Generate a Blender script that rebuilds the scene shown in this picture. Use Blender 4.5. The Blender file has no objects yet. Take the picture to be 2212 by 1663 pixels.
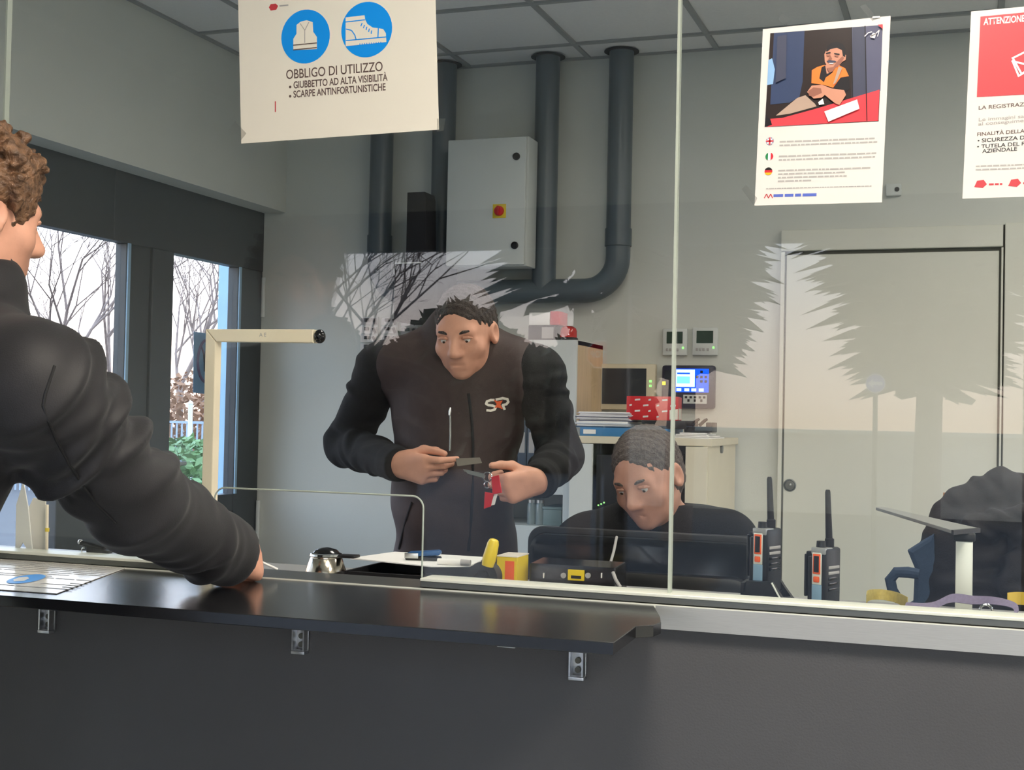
import bpy, bmesh, math, random
import numpy as np
from mathutils import Vector, Matrix
from mathutils.bvhtree import BVHTree

random.seed(7)
SC = bpy.context.scene
COL = SC.collection
R = math.radians
W, H = 2212, 1663

# ------------------------------------------------------------------ camera
FPX = 2827.0
EYE = Vector((0, 0, 1.36))
_yaw, _pit, _rol = R(19.40377521), R(1.30203537), R(1.17961135)
_f = Vector((-math.sin(_yaw) * math.cos(_pit), math.cos(_yaw) * math.cos(_pit), math.sin(_pit)))
_r0 = Vector((math.cos(_yaw), math.sin(_yaw), 0))
_u0 = _r0.cross(_f)
_r = _r0 * math.cos(_rol) + _u0 * math.sin(_rol)
_u = -_r0 * math.sin(_rol) + _u0 * math.cos(_rol)
cam_data = bpy.data.cameras.new('camera')
cam = bpy.data.objects.new('camera', cam_data)
COL.objects.link(cam)
cam.matrix_world = Matrix(((_r.x, _u.x, -_f.x, EYE.x), (_r.y, _u.y, -_f.y, EYE.y), (_r.z, _u.z, -_f.z, EYE.z), (0, 0, 0, 1)))
cam_data.sensor_fit = 'HORIZONTAL'
cam_data.sensor_width = 36.0
cam_data.lens = FPX / W * 36.0
cam_data.clip_start = 0.05
cam_data.clip_end = 500
SC.camera = cam


def ray(x, y):
    return _r * ((x - W / 2) / FPX) - _u * ((y - H / 2) / FPX) + _f


def at(x, y, Y):
    d = ray(x, y)
    return EYE + d * (Y / d.y)


def atz(x, y, Z):
    d = ray(x, y)
    return EYE + d * ((Z - EYE.z) / d.z)


def atx(x, y, X):
    d = ray(x, y)
    return EYE + d * (X / d.x)


# ------------------------------------------------------------------ view, sky, lights
SC.view_settings.view_transform = 'Standard'
SC.view_settings.look = 'None'
SC.view_settings.gamma = 1.0
SC.view_settings.use_curve_mapping = False
SC.view_settings.exposure = 0.82

SKY_STRENGTH = 4.6
LOBBY_LAMP = 33.0
OFFICE_LAMP = 13.0
world = bpy.data.worlds.new('evening_sky')
SC.world = world
world.use_nodes = True
wn, wl = world.node_tree.nodes, world.node_tree.links
wn.clear()
tc = wn.new('ShaderNodeTexCoord')
sep = wn.new('ShaderNodeSeparateXYZ')
wl.new(tc.outputs['Generated'], sep.inputs[0])
ramp = wn.new('ShaderNodeValToRGB')
wl.new(sep.outputs['Z'], ramp.inputs['Fac'])
cr = ramp.color_ramp
cr.elements[0].position = 0.0
cr.elements[0].color = (0.62, 0.44, 0.34, 1)
cr.elements[1].position = 1.0
cr.elements[1].color = (0.42, 0.55, 0.80, 1)
for p, c in ((0.07, (0.72, 0.62, 0.60, 1)), (0.18, (0.60, 0.68, 0.80, 1)), (0.4, (0.52, 0.66, 0.86, 1))):
    e = cr.elements.new(p)
    e.color = c
noi = wn.new('ShaderNodeTexNoise')
noi.inputs['Scale'].default_value = 3.0
noi.inputs['Detail'].default_value = 6
mixc = wn.new('ShaderNodeMixRGB')
mixc.blend_type = 'MULTIPLY'
mixc.inputs['Fac'].default_value = 0.25
wl.new(tc.outputs['Generated'], noi.inputs['Vector'])
wl.new(ramp.outputs[0], mixc.inputs[1])
wl.new(noi.outputs['Fac'], mixc.inputs[2])
bg = wn.new('ShaderNodeBackground')
bg.inputs['Strength'].default_value = SKY_STRENGTH
wl.new(mixc.outputs[0], bg.inputs['Color'])
wout = wn.new('ShaderNodeOutputWorld')
wl.new(bg.outputs[0], wout.inputs['Surface'])


def portal(loc, rot, sx, sy):
    """sampling portal in a real window opening: gives no light of its own"""
    d = bpy.data.lights.new('window_portal', 'AREA')
    d.shape = 'RECTANGLE'
    d.size, d.size_y = sx, sy
    d.cycles.is_portal = True
    o = bpy.data.objects.new('window_portal', d)
    o.location, o.rotation_euler = loc, rot
    COL.objects.link(o)


# window openings: office side of the left facade (x=-3.42), lobby front (y=-1.4), right wall (x=2.6)
portal((-3.50, 3.7, 1.1), (0, R(-90), 0), 1.95, 3.8)
portal((-0.5, -1.48, 1.1), (R(90), 0, 0), 5.1, 2.05)
portal((2.72, 4.0, 1.5), (0, R(90), 0), 1.2, 2.6)

# ------------------------------------------------------------------ materials
def lin(v):
    v /= 255.0
    return v / 12.92 if v <= 0.04045 else ((v + 0.055) / 1.055) ** 2.4


def rgb(r, g, b):
    return (lin(r), lin(g), lin(b), 1.0)


def mat(name, col, rough=0.5, metal=0.0, var=0.06, scale=12.0, bump=0.0, bscale=60.0, spec=0.5, emit=None, estr=1.0, trans=0.0, sheen=0.0, stretch=None, coat=0.0):
    m = bpy.data.materials.new(name)
    m.use_nodes = True
    nt = m.node_tree
    n, l = nt.nodes, nt.links
    b = n['Principled BSDF']
    b.inputs['Roughness'].default_value = rough
    b.inputs['Metallic'].default_value = metal
    b.inputs['Specular IOR Level'].default_value = spec
    b.inputs['Transmission Weight'].default_value = trans
    b.inputs['Sheen Weight'].default_value = sheen
    b.inputs['Coat Weight'].default_value = coat
    t = n.new('ShaderNodeTexCoord')
    mp = n.new('ShaderNodeMapping')
    if stretch:
        mp.inputs['Scale'].default_value = stretch
    l.new(t.outputs['Object'], mp.inputs[0])
    x = n.new('ShaderNodeTexNoise')
    x.inputs['Scale'].default_value = scale
    x.inputs['Detail'].default_value = 4
    l.new(mp.outputs[0], x.inputs['Vector'])
    rp = n.new('ShaderNodeValToRGB')
    rp.color_ramp.elements[0].position = 0.3
    rp.color_ramp.elements[1].position = 0.7
    rp.color_ramp.elements[0].color = [max(0, c * (1 - var)) for c in col[:3]] + [1]
    rp.color_ramp.elements[1].color = [min(1, c * (1 + var)) for c in col[:3]] + [1]
    l.new(x.outputs['Fac'], rp.inputs['Fac'])
    l.new(rp.outputs[0], b.inputs['Base Color'])
    if bump:
        y = n.new('ShaderNodeTexNoise')
        y.inputs['Scale'].default_value = bscale
        y.inputs['Detail'].default_value = 3
        l.new(mp.outputs[0], y.inputs['Vector'])
        bp = n.new('ShaderNodeBump')
        bp.inputs['Strength'].default_value = bump
        bp.inputs['Distance'].default_value = 0.01
        l.new(y.outputs['Fac'], bp.inputs['Height'])
        l.new(bp.outputs[0], b.inputs['Normal'])
    if emit:
        b.inputs['Emission Color'].default_value = emit
        b.inputs['Emission Strength'].default_value = estr
    return m


def glass_mat(name, tint=(1, 1, 1, 1), f0=0.045, rough=0.0):
    """clear pane: sees straight through, mirrors by Schlick's law on either face"""
    m = bpy.data.materials.new(name)
    m.use_nodes = True
    n, l = m.node_tree.nodes, m.node_tree.links
    n.clear()
    g = n.new('ShaderNodeNewGeometry')
    d = n.new('ShaderNodeVectorMath')
    d.operation = 'DOT_PRODUCT'
    l.new(g.outputs['Incoming'], d.inputs[0])
    l.new(g.outputs['Normal'], d.inputs[1])

    def mth(op, a, b=None):
        q = n.new('ShaderNodeMath')
        q.operation = op
        for i, v in enumerate((a, b)):
            if v is None:
                continue
            if isinstance(v, (int, float)):
                q.inputs[i].default_value = v
            else:
                l.new(v, q.inputs[i])
        return q.outputs[0]
    c = mth('ABSOLUTE', d.outputs['Value'])
    k = mth('POWER', mth('SUBTRACT', 1.0, c), 5.0)
    fac = mth('ADD', mth('MULTIPLY', k, 1 - f0), f0)
    tr = n.new('ShaderNodeBsdfTransparent')
    tr.inputs[0].default_value = tint
    gl = n.new('ShaderNodeBsdfGlossy')
    gl.inputs['Roughness'].default_value = rough
    mx = n.new('ShaderNodeMixShader')
    l.new(fac, mx.inputs[0])
    l.new(tr.outputs[0], mx.inputs[1])
    l.new(gl.outputs[0], mx.inputs[2])
    o = n.new('ShaderNodeOutputMaterial')
    l.new(mx.outputs[0], o.inputs['Surface'])
    return m


M = {}
M['wall'] = mat('white_wall_paint', rgb(206, 208, 200), 0.7, var=0.02, scale=3, bump=0.05, bscale=220)
M['tile'] = mat('mineral_ceiling_tile', rgb(224, 224, 221), 0.9, var=0.03, scale=90, bump=0.12, bscale=300)
M['grid'] = mat('ceiling_grid_metal', rgb(150, 152, 150), 0.5, var=0.03)
M['dark_wall'] = mat('dark_grey_wall_paint', rgb(74, 74, 76), 0.62, var=0.05, scale=4, bump=0.10, bscale=260)
M['frame'] = mat('anthracite_frame_paint', rgb(60, 65, 68), 0.42, var=0.05, scale=20)
M['floor'] = mat('grey_vinyl_floor', rgb(160, 160, 156), 0.45, var=0.08, scale=6)
M['counter'] = mat('black_counter_laminate', rgb(26, 26, 28), 0.20, var=0.10, scale=40, spec=1.0)
M['alu'] = mat('brushed_aluminium', rgb(190, 192, 188), 0.34, 1.0, var=0.06, scale=30, stretch=(1, 40, 40))
M['alu_dull'] = mat('dull_aluminium', rgb(118, 120, 116), 0.42, 1.0, var=0.08, scale=30, stretch=(1, 40, 40))
M['alu_paint'] = mat('silver_painted_aluminium', rgb(164, 166, 164), 0.32, 0.45, var=0.05, scale=30, stretch=(1, 40, 40))
M['alu_white'] = mat('pale_anodised_edge', rgb(226, 228, 215), 0.4, 0.3, var=0.04)
M['zinc'] = mat('zinc_bracket', rgb(200, 202, 204), 0.35, 1.0, var=0.12, scale=80)
M['glass'] = glass_mat('clear_pane', (0.975, 0.985, 0.98, 1), 0.040)
M['ext_glass'] = glass_mat('window_pane', (0.95, 0.97, 0.97, 1), 0.04)
M['tinted_glass'] = glass_mat('tinted_window_pane', (0.93, 0.95, 0.97, 1), 0.04)
M['edge'] = mat('polished_glass_edge', rgb(172, 180, 168), 0.2, var=0.03, spec=0.8)
M['paper'] = mat('white_paper', rgb(240, 238, 232), 0.55, var=0.01)
M['laminate'] = mat('laminated_paper', rgb(232, 226, 212), 0.3, var=0.01, spec=0.4)
M['laminate_white'] = mat('laminated_white_paper', rgb(218, 215, 210), 0.3, var=0.01, spec=0.4)
M['ink'] = mat('dark_brown_ink', rgb(96, 78, 72), 0.5, var=0.01)
M['ink_black'] = mat('black_ink', rgb(40, 38, 40), 0.5, var=0.01)
M['ink_grey'] = mat('grey_ink', rgb(168, 165, 162), 0.5, var=0.01)
M['blue_ink'] = mat('sign_blue_ink', rgb(0, 148, 240), 0.4, var=0.01)
M['red_ink'] = mat('sign_red_ink', rgb(194, 60, 68), 0.4, var=0.01)
M['tape'] = glass_mat('clear_tape', (0.98, 0.98, 0.98, 1), 0.16, 0.12)
M['black'] = mat('black_plastic', rgb(22, 22, 24), 0.42, var=0.08, bump=0.04, bscale=400)
M['black_gloss'] = mat('gloss_black_plastic', rgb(18, 18, 20), 0.15, var=0.05)
M['black_matte'] = mat('matte_black_paint', rgb(24, 22, 26), 0.8, var=0.06)
M['pvc'] = mat('grey_pvc_pipe', rgb(84, 94, 100), 0.38, var=0.04, scale=5)
M['cabinet_white'] = mat('light_grey_steel', rgb(206, 210, 206), 0.45, var=0.02, scale=5)
M['cabinet_beige'] = mat('beige_steel', rgb(214, 204, 178), 0.5, var=0.03, scale=8)
M['wood_pale'] = mat('pale_beech_board', rgb(206, 178, 140), 0.5, var=0.08, scale=10, stretch=(8, 8, 0.6))
M['cream'] = mat('cream_square_tube', rgb(250, 236, 208), 0.42, var=0.03, scale=14)
M['door_white'] = mat('white_door_laminate', rgb(214, 214, 202), 0.45, var=0.02, scale=3)
M['groove'] = mat('door_shadow_gap', rgb(96, 96, 88), 0.8, var=0.02)
M['steel'] = mat('stainless_steel', rgb(200, 190, 175), 0.16, 1.0, var=0.05)
M['chrome'] = mat('chrome', rgb(225, 225, 225), 0.08, 1.0, var=0.02)
M['red'] = mat('red_plastic', rgb(206, 36, 44), 0.35, var=0.04)
M['yellow'] = mat('yellow_plastic', rgb(226, 196, 40), 0.4, var=0.05)
M['orange'] = mat('orange_plastic', rgb(232, 96, 44), 0.4, var=0.03)
M['blue'] = mat('blue_plastic', rgb(30, 78, 128), 0.35, var=0.05)
M['blue_light'] = mat('pale_blue_plastic', rgb(122, 152, 172), 0.35, var=0.04)
M['screen_dark'] = mat('dark_screen', rgb(52, 54, 60), 0.15, var=0.02)
M['lcd'] = mat('green_grey_lcd', rgb(54, 70, 60), 0.2, var=0.03)
M['skin_a'] = mat('skin_ruddy', rgb(214, 158, 132), 0.5, var=0.07, scale=30, bump=0.05, bscale=300)
M['skin_b'] = mat('skin_pale', rgb(204, 150, 126), 0.5, var=0.07, scale=30, bump=0.05, bscale=300)
M['hair_brown'] = mat('brown_curly_hair', rgb(112, 82, 58), 0.5, var=0.6, scale=70, bump=0.9, bscale=90)
M['hair_grey'] = mat('cropped_grey_hair', rgb(92, 82, 76), 0.7, var=0.35, scale=160, bump=0.6, bscale=260)
M['hair_dark'] = mat('cropped_dark_hair', rgb(58, 48, 44), 0.7, var=0.35, scale=160, bump=0.6, bscale=260)
M['softshell'] = mat('black_softshell', rgb(25, 24, 27), 0.60, var=0.10, scale=60, bump=0.10, bscale=500, spec=0.4, sheen=0.1)
M['knit'] = mat('black_knit', rgb(18, 18, 21), 0.9, var=0.2, scale=120, bump=0.25, bscale=600)
M['vest'] = mat('dark_brown_softshell', rgb(58, 44, 42), 0.7, var=0.10, scale=50, bump=0.10, bscale=500)
M['trousers'] = mat('dark_trousers', rgb(30, 27, 32), 0.8, var=0.1, scale=60)
M['shoe'] = mat('black_shoe', rgb(22, 20, 20), 0.4)
M['eye'] = mat('eye_white', rgb(228, 224, 218), 0.2, var=0.01)
M['iris'] = mat('brown_iris', rgb(60, 42, 30), 0.2, var=0.01)
M['bark'] = mat('grey_bark', rgb(132, 116, 108), 0.9, var=0.25, scale=6)
M['needles'] = mat('dark_conifer_needles', rgb(32, 42, 34), 0.8, var=0.3, scale=8)
M['leaf'] = mat('green_shrub_leaf', rgb(112, 142, 92), 0.6, var=0.3, scale=5)
M['asphalt'] = mat('grey_asphalt', rgb(74, 74, 76), 0.9, var=0.1, scale=4, bump=0.2, bscale=80)
M['fence'] = mat('grey_blue_fence', rgb(150, 168, 186), 0.6)
M['render_wall'] = mat('pale_rendered_wall', rgb(214, 206, 192), 0.8, var=0.05, scale=2)
M['blue_panel'] = mat('pale_blue_steel_panel', rgb(146, 178, 200), 0.5, var=0.06, scale=6)
M['lamp_glow'] = mat('led_panel_glow', rgb(255, 250, 240), 0.5, emit=(1.0, 0.90, 0.78, 1), estr=LOBBY_LAMP)
M['office_glow'] = mat('office_led_glow', rgb(255, 250, 240), 0.5, emit=(1.0, 0.93, 0.84, 1), estr=OFFICE_LAMP)
M['lcd_blue'] = mat('lit_blue_screen', rgb(10, 60, 220), 0.3, var=0.0, emit=rgb(10, 80, 235), estr=0.9)
M['lcd_cyan'] = mat('lit_cyan_screen', rgb(120, 220, 240), 0.3, var=0.0, emit=rgb(110, 215, 245), estr=0.85)
M['lcd_pale'] = mat('lit_pale_screen', rgb(200, 230, 250), 0.3, var=0.0, emit=rgb(190, 225, 255), estr=0.9)
M['led_yellow'] = mat('lit_yellow_led', rgb(240, 220, 40), 0.3, emit=rgb(240, 215, 30), estr=1.2)
M['led_green'] = mat('lit_green_led', rgb(90, 220, 120), 0.3, emit=rgb(150, 220, 120), estr=0.9)

# ------------------------------------------------------------------ builders
def link(o, parent=None):
    COL.objects.link(o)
    if parent is not None:
        o.parent = parent
    return o


def tag(o, label=None, cat=None, group=None, kind=None):
    if label:
        o['label'] = label
    if cat:
        o['category'] = cat
    if group:
        o['group'] = group
    if kind:
        o['kind'] = kind
    return o


def empty(name, loc=(0, 0, 0), label=None, cat=None, group=None, kind=None):
    o = bpy.data.objects.new(name, None)
    o.empty_display_size = 0.05
    o.location = loc
    COL.objects.link(o)
    return tag(o, label, cat, group, kind)


class MB:
    """collects world-space shapes and links them as one mesh object"""

    def __init__(self):
        self.bm = bmesh.new()

    def box(self, lo, hi, bev=0.0, rot=None, piv=None):
        lo, hi = Vector(lo), Vector(hi)
        g = bmesh.ops.create_cube(self.bm, size=1.0)
        vs = g['verts']
        c, s = (lo + hi) / 2, hi - lo
        for v in vs:
            v.co = Vector((v.co.x * s.x, v.co.y * s.y, v.co.z * s.z)) + c
        if bev:
            es = list({e for v in vs for e in v.link_edges})
            r = bmesh.ops.bevel(self.bm, geom=es, offset=bev, segments=2, affect='EDGES', profile=0.5)
            vs = list({v for f in r['faces'] for v in f.verts} | {v for v in vs if v.is_valid})
        if rot is not None:
            p = Vector(piv) if piv is not None else c
            for v in vs:
                v.co = rot @ (v.co - p) + p
        return self

    def prism(self, pts, vec, bev=0.0):
        """polygon (list of 3D points) pushed along vec"""
        vec = Vector(vec)
        a = [self.bm.verts.new(Vector(p)) for p in pts]
        b = [self.bm.verts.new(Vector(p) + vec) for p in pts]
        n = len(a)
        fs = [self.bm.faces.new(a), self.bm.faces.new(list(reversed(b)))]
        for i in range(n):
            fs.append(self.bm.faces.new((a[(i + 1) % n], a[i], b[i], b[(i + 1) % n])))
        bmesh.ops.recalc_face_normals(self.bm, faces=fs)
        if bev:
            es = [e for e in fs[0].edges] + [e for e in fs[1].edges]
            bmesh.ops.bevel(self.bm, geom=es, offset=bev, segments=2, affect='EDGES', profile=0.5)
        return self

    def tube(self, pts, rad, seg=12, closed=False, flat=None):
        pts = [Vector(p) for p in pts]
        n = len(pts)
        if isinstance(rad, (int, float)):
            rad = [rad] * n
        rings, up = [], None
        for i in range(n):
            a = pts[(i - 1) % n] if (closed or i > 0) else pts[i]
            b = pts[(i + 1) % n] if (closed or i < n - 1) else pts[i]
            t = (b - a).normalized()
            if up is None:
                up = t.orthogonal().normalized()
            else:
                up = (up - t * up.dot(t)).normalized()
            if flat is not None:
                fv = Vector(flat)
                up = (fv - t * fv.dot(t)).normalized()
            s = t.cross(up)
            rings.append([self.bm.verts.new(pts[i] + (up * math.cos(k * 2 * math.pi / seg) + s * math.sin(k * 2 * math.pi / seg)) * rad[i]) for k in range(seg)])
        for i in range(n if closed else n - 1):
            A, B = rings[i], rings[(i + 1) % n]
            for k in range(seg):
                self.bm.faces.new((A[k], A[(k + 1) % seg], B[(k + 1) % seg], B[k]))
        if not closed:
            self.bm.faces.new(list(reversed(rings[0])))
            self.bm.faces.new(rings[-1])
        return self

    def cyl(self, a, b, r, r2=None, seg=20):
        return self.tube([a, b], [r, r if r2 is None else r2], seg)

    def lathe(self, base, prof, axis=(0, 0, 1), seg=28):
        base, ax = Vector(base), Vector(axis).normalized()
        u = ax.orthogonal().normalized()
        w = ax.cross(u)
        rings = []
        for r, h in prof:
            rings.append([self.bm.verts.new(base + ax * h + (u * math.cos(k * 2 * math.pi / seg) + w * math.sin(k * 2 * math.pi / seg)) * max(r, 1e-4)) for k in range(seg)])
        for A, B in zip(rings, rings[1:]):
            for k in range(seg):
                self.bm.faces.new((A[k], A[(k + 1) % seg], B[(k + 1) % seg], B[k]))
        self.bm.faces.new(list(reversed(rings[0])))
        self.bm.faces.new(rings[-1])
        return self

    def ribbon(self, pts, wvec, th=0.001):
        """flat strap: centre line, per-point half-width vectors"""
        n = len(pts)
        pts = [Vector(p) for p in pts]
        ws = [Vector(w) for w in wvec]
        rows = []
        for i in range(n):
            t = (pts[min(i + 1, n - 1)] - pts[max(i - 1, 0)]).normalized()
            nn = t.cross(ws[i]).normalized() * th
            rows.append([self.bm.verts.new(pts[i] + s * ws[i] + q * nn) for s, q in ((-1, -1), (1, -1), (1, 1), (-1, 1))])
        for A, B in zip(rows, rows[1:]):
            for k in range(4):
                self.bm.faces.new((A[k], A[(k + 1) % 4], B[(k + 1) % 4], B[k]))
        self.bm.faces.new(list(reversed(rows[0])))
        self.bm.faces.new(rows[-1])
        return self

    def sphere(self, c, r, sc=(1, 1, 1), seg=20, rot=None):
        g = bmesh.ops.create_uvsphere(self.bm, u_segments=seg, v_segments=max(8, seg // 2), radius=r)
        for v in g['verts']:
            p = Vector((v.co.x * sc[0], v.co.y * sc[1], v.co.z * sc[2]))
            v.co = (rot @ p if rot is not None else p) + Vector(c)
        return self

    def build(self, name, m, parent=None, smooth=True, angle=35, kind=None, label=None):
        me = bpy.data.meshes.new(name)
        bmesh.ops.recalc_face_normals(self.bm, faces=self.bm.faces[:])
        self.bm.to_mesh(me)
        self.bm.free()
        if smooth:
            me.shade_smooth()
            me.set_sharp_from_angle(angle=R(angle))
        me.materials.append(m)
        o = bpy.data.objects.new(name, me)
        link(o)
        if parent is not None:
            o.parent = parent
            o.matrix_parent_inverse = parent_world(parent).inverted()
        if kind:
            o['kind'] = kind
        if label:
            o['label'] = label
        return o


def parent_world(o):
    m = o.matrix_basis.copy()
    while o.parent is not None:
        m = o.parent.matrix_basis @ (o.matrix_parent_inverse @ m)
        o = o.parent
    return m


def mesh_obj(name, verts, faces, m, parent=None, smooth=True, angle=None, kind=None):
    me = bpy.data.meshes.new(name)
    me.from_pydata([tuple(v) for v in verts], [], faces)
    if smooth:
        me.shade_smooth()
        if angle:
            me.set_sharp_from_angle(angle=R(angle))
    me.materials.append(m)
    o = bpy.data.objects.new(name, me)
    link(o)
    if parent is not None:
        o.parent = parent
        o.matrix_parent_inverse = parent_world(parent).inverted()
    if kind:
        o['kind'] = kind
    return o


def copy_tree(o, parent=None):
    c = o.copy()
    COL.objects.link(c)
    if parent is not None:
        c.parent = parent
    for ch in list(o.children):
        copy_tree(ch, c)
    return c


def struct(o):
    o['kind'] = 'structure'
    return o


def arc(c, r, a0, a1, n, ax=Vector((1, 0, 0)), ay=Vector((0, 0, 1))):
    c = Vector(c)
    return [c + ax * (r * math.cos(a0 + (a1 - a0) * i / n)) + ay * (r * math.sin(a0 + (a1 - a0) * i / n)) for i in range(n + 1)]


def rrect(x0, x1, z0, z1, r, Y, n=5):
    """rounded rectangle outline in a vertical plane y = Y"""
    out = []
    for cx, cz, a in ((x1 - r, z1 - r, 0), (x0 + r, z1 - r, 90), (x0 + r, z0 + r, 180), (x1 - r, z0 + r, 270)):
        out += arc((cx, Y, cz), r, R(a), R(a + 90), n)
    return out


def lettering(name, s, size, origin, right, up, m, parent, bold=0.0, width=None, shear=0.0, th=0.0003):
    """flat printed words, baseline start at origin"""
    cu = bpy.data.curves.new(name, 'FONT')
    cu.body = s
    cu.size = size
    cu.offset = bold
    cu.shear = shear
    cu.extrude = 0
    tmp = bpy.data.objects.new(name, cu)
    COL.objects.link(tmp)
    bpy.context.view_layer.update()
    dg = bpy.context.evaluated_depsgraph_get()
    me = bpy.data.meshes.new_from_object(tmp.evaluated_get(dg))
    bpy.data.objects.remove(tmp)
    right, up = Vector(right).normalized(), Vector(up).normalized()
    xs = [v.co.x for v in me.vertices] or [0, 1]
    k = width / (max(xs) - min(xs)) if width else 1.0
    for v in me.vertices:
        v.co = Vector(origin) + right * (v.co.x * k) + up * v.co.y
    me.materials.clear()
    me.materials.append(m)
    me.name = name
    o = bpy.data.objects.new(name, me)
    link(o)
    o.parent = parent
    o.matrix_parent_inverse = parent_world(parent).inverted()
    return o


def drop_on(o, target_bvh, dirv, off=0.002):
    """lay a printed mark on a surface"""
    d = Vector(dirv).normalized()
    for v in o.data.vertices:
        h = target_bvh.ray_cast(v.co - d * 0.5, d)
        if h[0] is not None:
            v.co = h[0] - d * off


def bvh_of(o):
    me = o.data
    return BVHTree.FromPolygons([v.co.copy() for v in me.vertices], [tuple(p.vertices) for p in me.polygons])


# ------------------------------------------------------------------ implicit bodies (smooth unions grown into one surface)
class Field:
    def __init__(s, lo, hi, h):
        s.lo, s.h = np.array(lo, np.float32), h
        s.n = [int(math.ceil((b - a) / h)) + 1 for a, b in zip(lo, hi)]
        s.V = np.full(s.n, 1.0, np.float32)
        s.ax = [s.lo[i] + h * np.arange(s.n[i], dtype=np.float32) for i in range(3)]

    def _sl(s, lo, hi):
        out = []
        for i in range(3):
            a = int(max(0, math.floor((lo[i] - s.lo[i]) / s.h)))
            b = int(min(s.n[i], math.ceil((hi[i] - s.lo[i]) / s.h) + 1))
            if b <= a:
                return None
            out.append(slice(a, b))
        return tuple(out)

    def put(s, fn, lo, hi, k=0.02, op='u'):
        m = 3 * s.h + k
        sl = s._sl([v - m for v in lo], [v + m for v in hi])
        if sl is None:
            return
        x = s.ax[0][sl[0]][:, None, None]
        y = s.ax[1][sl[1]][None, :, None]
        z = s.ax[2][sl[2]][None, None, :]
        d = fn(x, y, z)
        A = s.V[sl]
        if op == 'u':
            h = np.clip(0.5 + 0.5 * (A - d) / k, 0, 1)
            s.V[sl] = A * (1 - h) + d * h - k * h * (1 - h)
        else:
            d = -d
            h = np.clip(0.5 - 0.5 * (A - d) / k, 0, 1)
            s.V[sl] = A * (1 - h) + d * h + k * h * (1 - h)

    def cone(s, a, b, ra, rb, k=0.02, op='u', wr=None):
        a, b = np.array(a, np.float32), np.array(b, np.float32)
        ba = b - a
        L2 = float(ba @ ba) + 1e-12
        pn = Vector(ba).orthogonal().normalized()
        pm = Vector(ba).normalized().cross(pn)

        def fn(x, y, z):
            px, py, pz = x - a[0], y - a[1], z - a[2]
            h0 = (px * ba[0] + py * ba[1] + pz * ba[2]) / L2
            h = np.clip(h0, 0, 1)
            qx, qy, qz = px - ba[0] * h, py - ba[1] * h, pz - ba[2] * h
            d = np.sqrt(qx * qx + qy * qy + qz * qz) - (ra + (rb - ra) * h)
            if wr and len(wr) == 4:
                amp, cnt, seed, skew = wr
                u = qx * pn[0] + qy * pn[1] + qz * pn[2]
                w = qx * pm[0] + qy * pm[1] + qz * pm[2]
                an = np.arctan2(u, w)
                rn = random.Random(seed)
                for _ in range(cnt):
                    hi, ai, wi = rn.uniform(-0.05, 1.05), rn.uniform(-3.14, 3.14), rn.uniform(0.035, 0.075)
                    sk, am = rn.uniform(-skew, skew), amp * rn.uniform(0.5, 1.2)
                    da = np.arctan2(np.sin(an - ai), np.cos(an - ai))
                    env = np.clip(1.15 - np.abs(da) / rn.uniform(0.9, 1.8), 0, 1)
                    t = (h0 - hi - sk * da) / wi
                    d = d - am * env * (np.exp(-t * t) - 0.55 * np.exp(-(t - 1.5) ** 2))
            elif wr:
                amp, nf, ph = wr
                u = qx * pn[0] + qy * pn[1] + qz * pn[2]
                w = qx * pm[0] + qy * pm[1] + qz * pm[2]
                an = np.arctan2(u, w)
                d = d - amp * np.sin(nf * 6.283 * h0 + 1.6 * np.sin(an + ph) + 0.9 * np.sin(3 * an + 2 * ph + 5 * h0)) * (0.55 + 0.45 * np.sin(an * 2 + ph * 3 + 7 * h0))
            return d
        r = max(ra, rb)
        s.put(fn, np.minimum(a, b) - r, np.maximum(a, b) + r, k, op)

    def ell(s, c, rad, rot=None, k=0.02, op='u'):
        c = np.array(c, np.float32)
        r = np.array(rad, np.float32)
        Rm = np.array(rot.transposed() if rot is not None else Matrix.Identity(3), np.float32)
        if rot is not None:
            ext = np.abs(np.array(rot, np.float32)) @ r
        else:
            ext = r

        def fn(x, y, z):
            px, py, pz = x - c[0], y - c[1], z - c[2]
            a = (Rm[0, 0] * px + Rm[0, 1] * py + Rm[0, 2] * pz) / r[0]
            b = (Rm[1, 0] * px + Rm[1, 1] * py + Rm[1, 2] * pz) / r[1]
            e = (Rm[2, 0] * px + Rm[2, 1] * py + Rm[2, 2] * pz) / r[2]
            k0 = np.sqrt(a * a + b * b + e * e)
            k1 = np.sqrt((a / r[0]) ** 2 + (b / r[1]) ** 2 + (e / r[2]) ** 2) + 1e-9
            return k0 * (k0 - 1) / k1
        s.put(fn, c - ext, c + ext, k, op)

    def clip(s, p, n):
        """cut away everything on the +n side of the plane through p"""
        n = Vector(n).normalized()
        x, y, z = s.ax[0][:, None, None], s.ax[1][None, :, None], s.ax[2][None, None, :]
        d = (x - p[0]) * n[0] + (y - p[1]) * n[1] + (z - p[2]) * n[2]
        np.maximum(s.V, d, out=s.V)

    def clip_ball(s, p, n, c, rad):
        """the same cut, felt only inside a ball"""
        n = Vector(n).normalized()
        sl = s._sl([v - rad for v in c], [v + rad for v in c])
        x, y, z = s.ax[0][sl[0]][:, None, None], s.ax[1][sl[1]][None, :, None], s.ax[2][sl[2]][None, None, :]
        d = (x - p[0]) * n[0] + (y - p[1]) * n[1] + (z - p[2]) * n[2]
        q = np.sqrt((x - c[0]) ** 2 + (y - c[1]) ** 2 + (z - c[2]) ** 2) - rad
        s.V[sl] = np.maximum(s.V[sl], np.minimum(d, -q))

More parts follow.
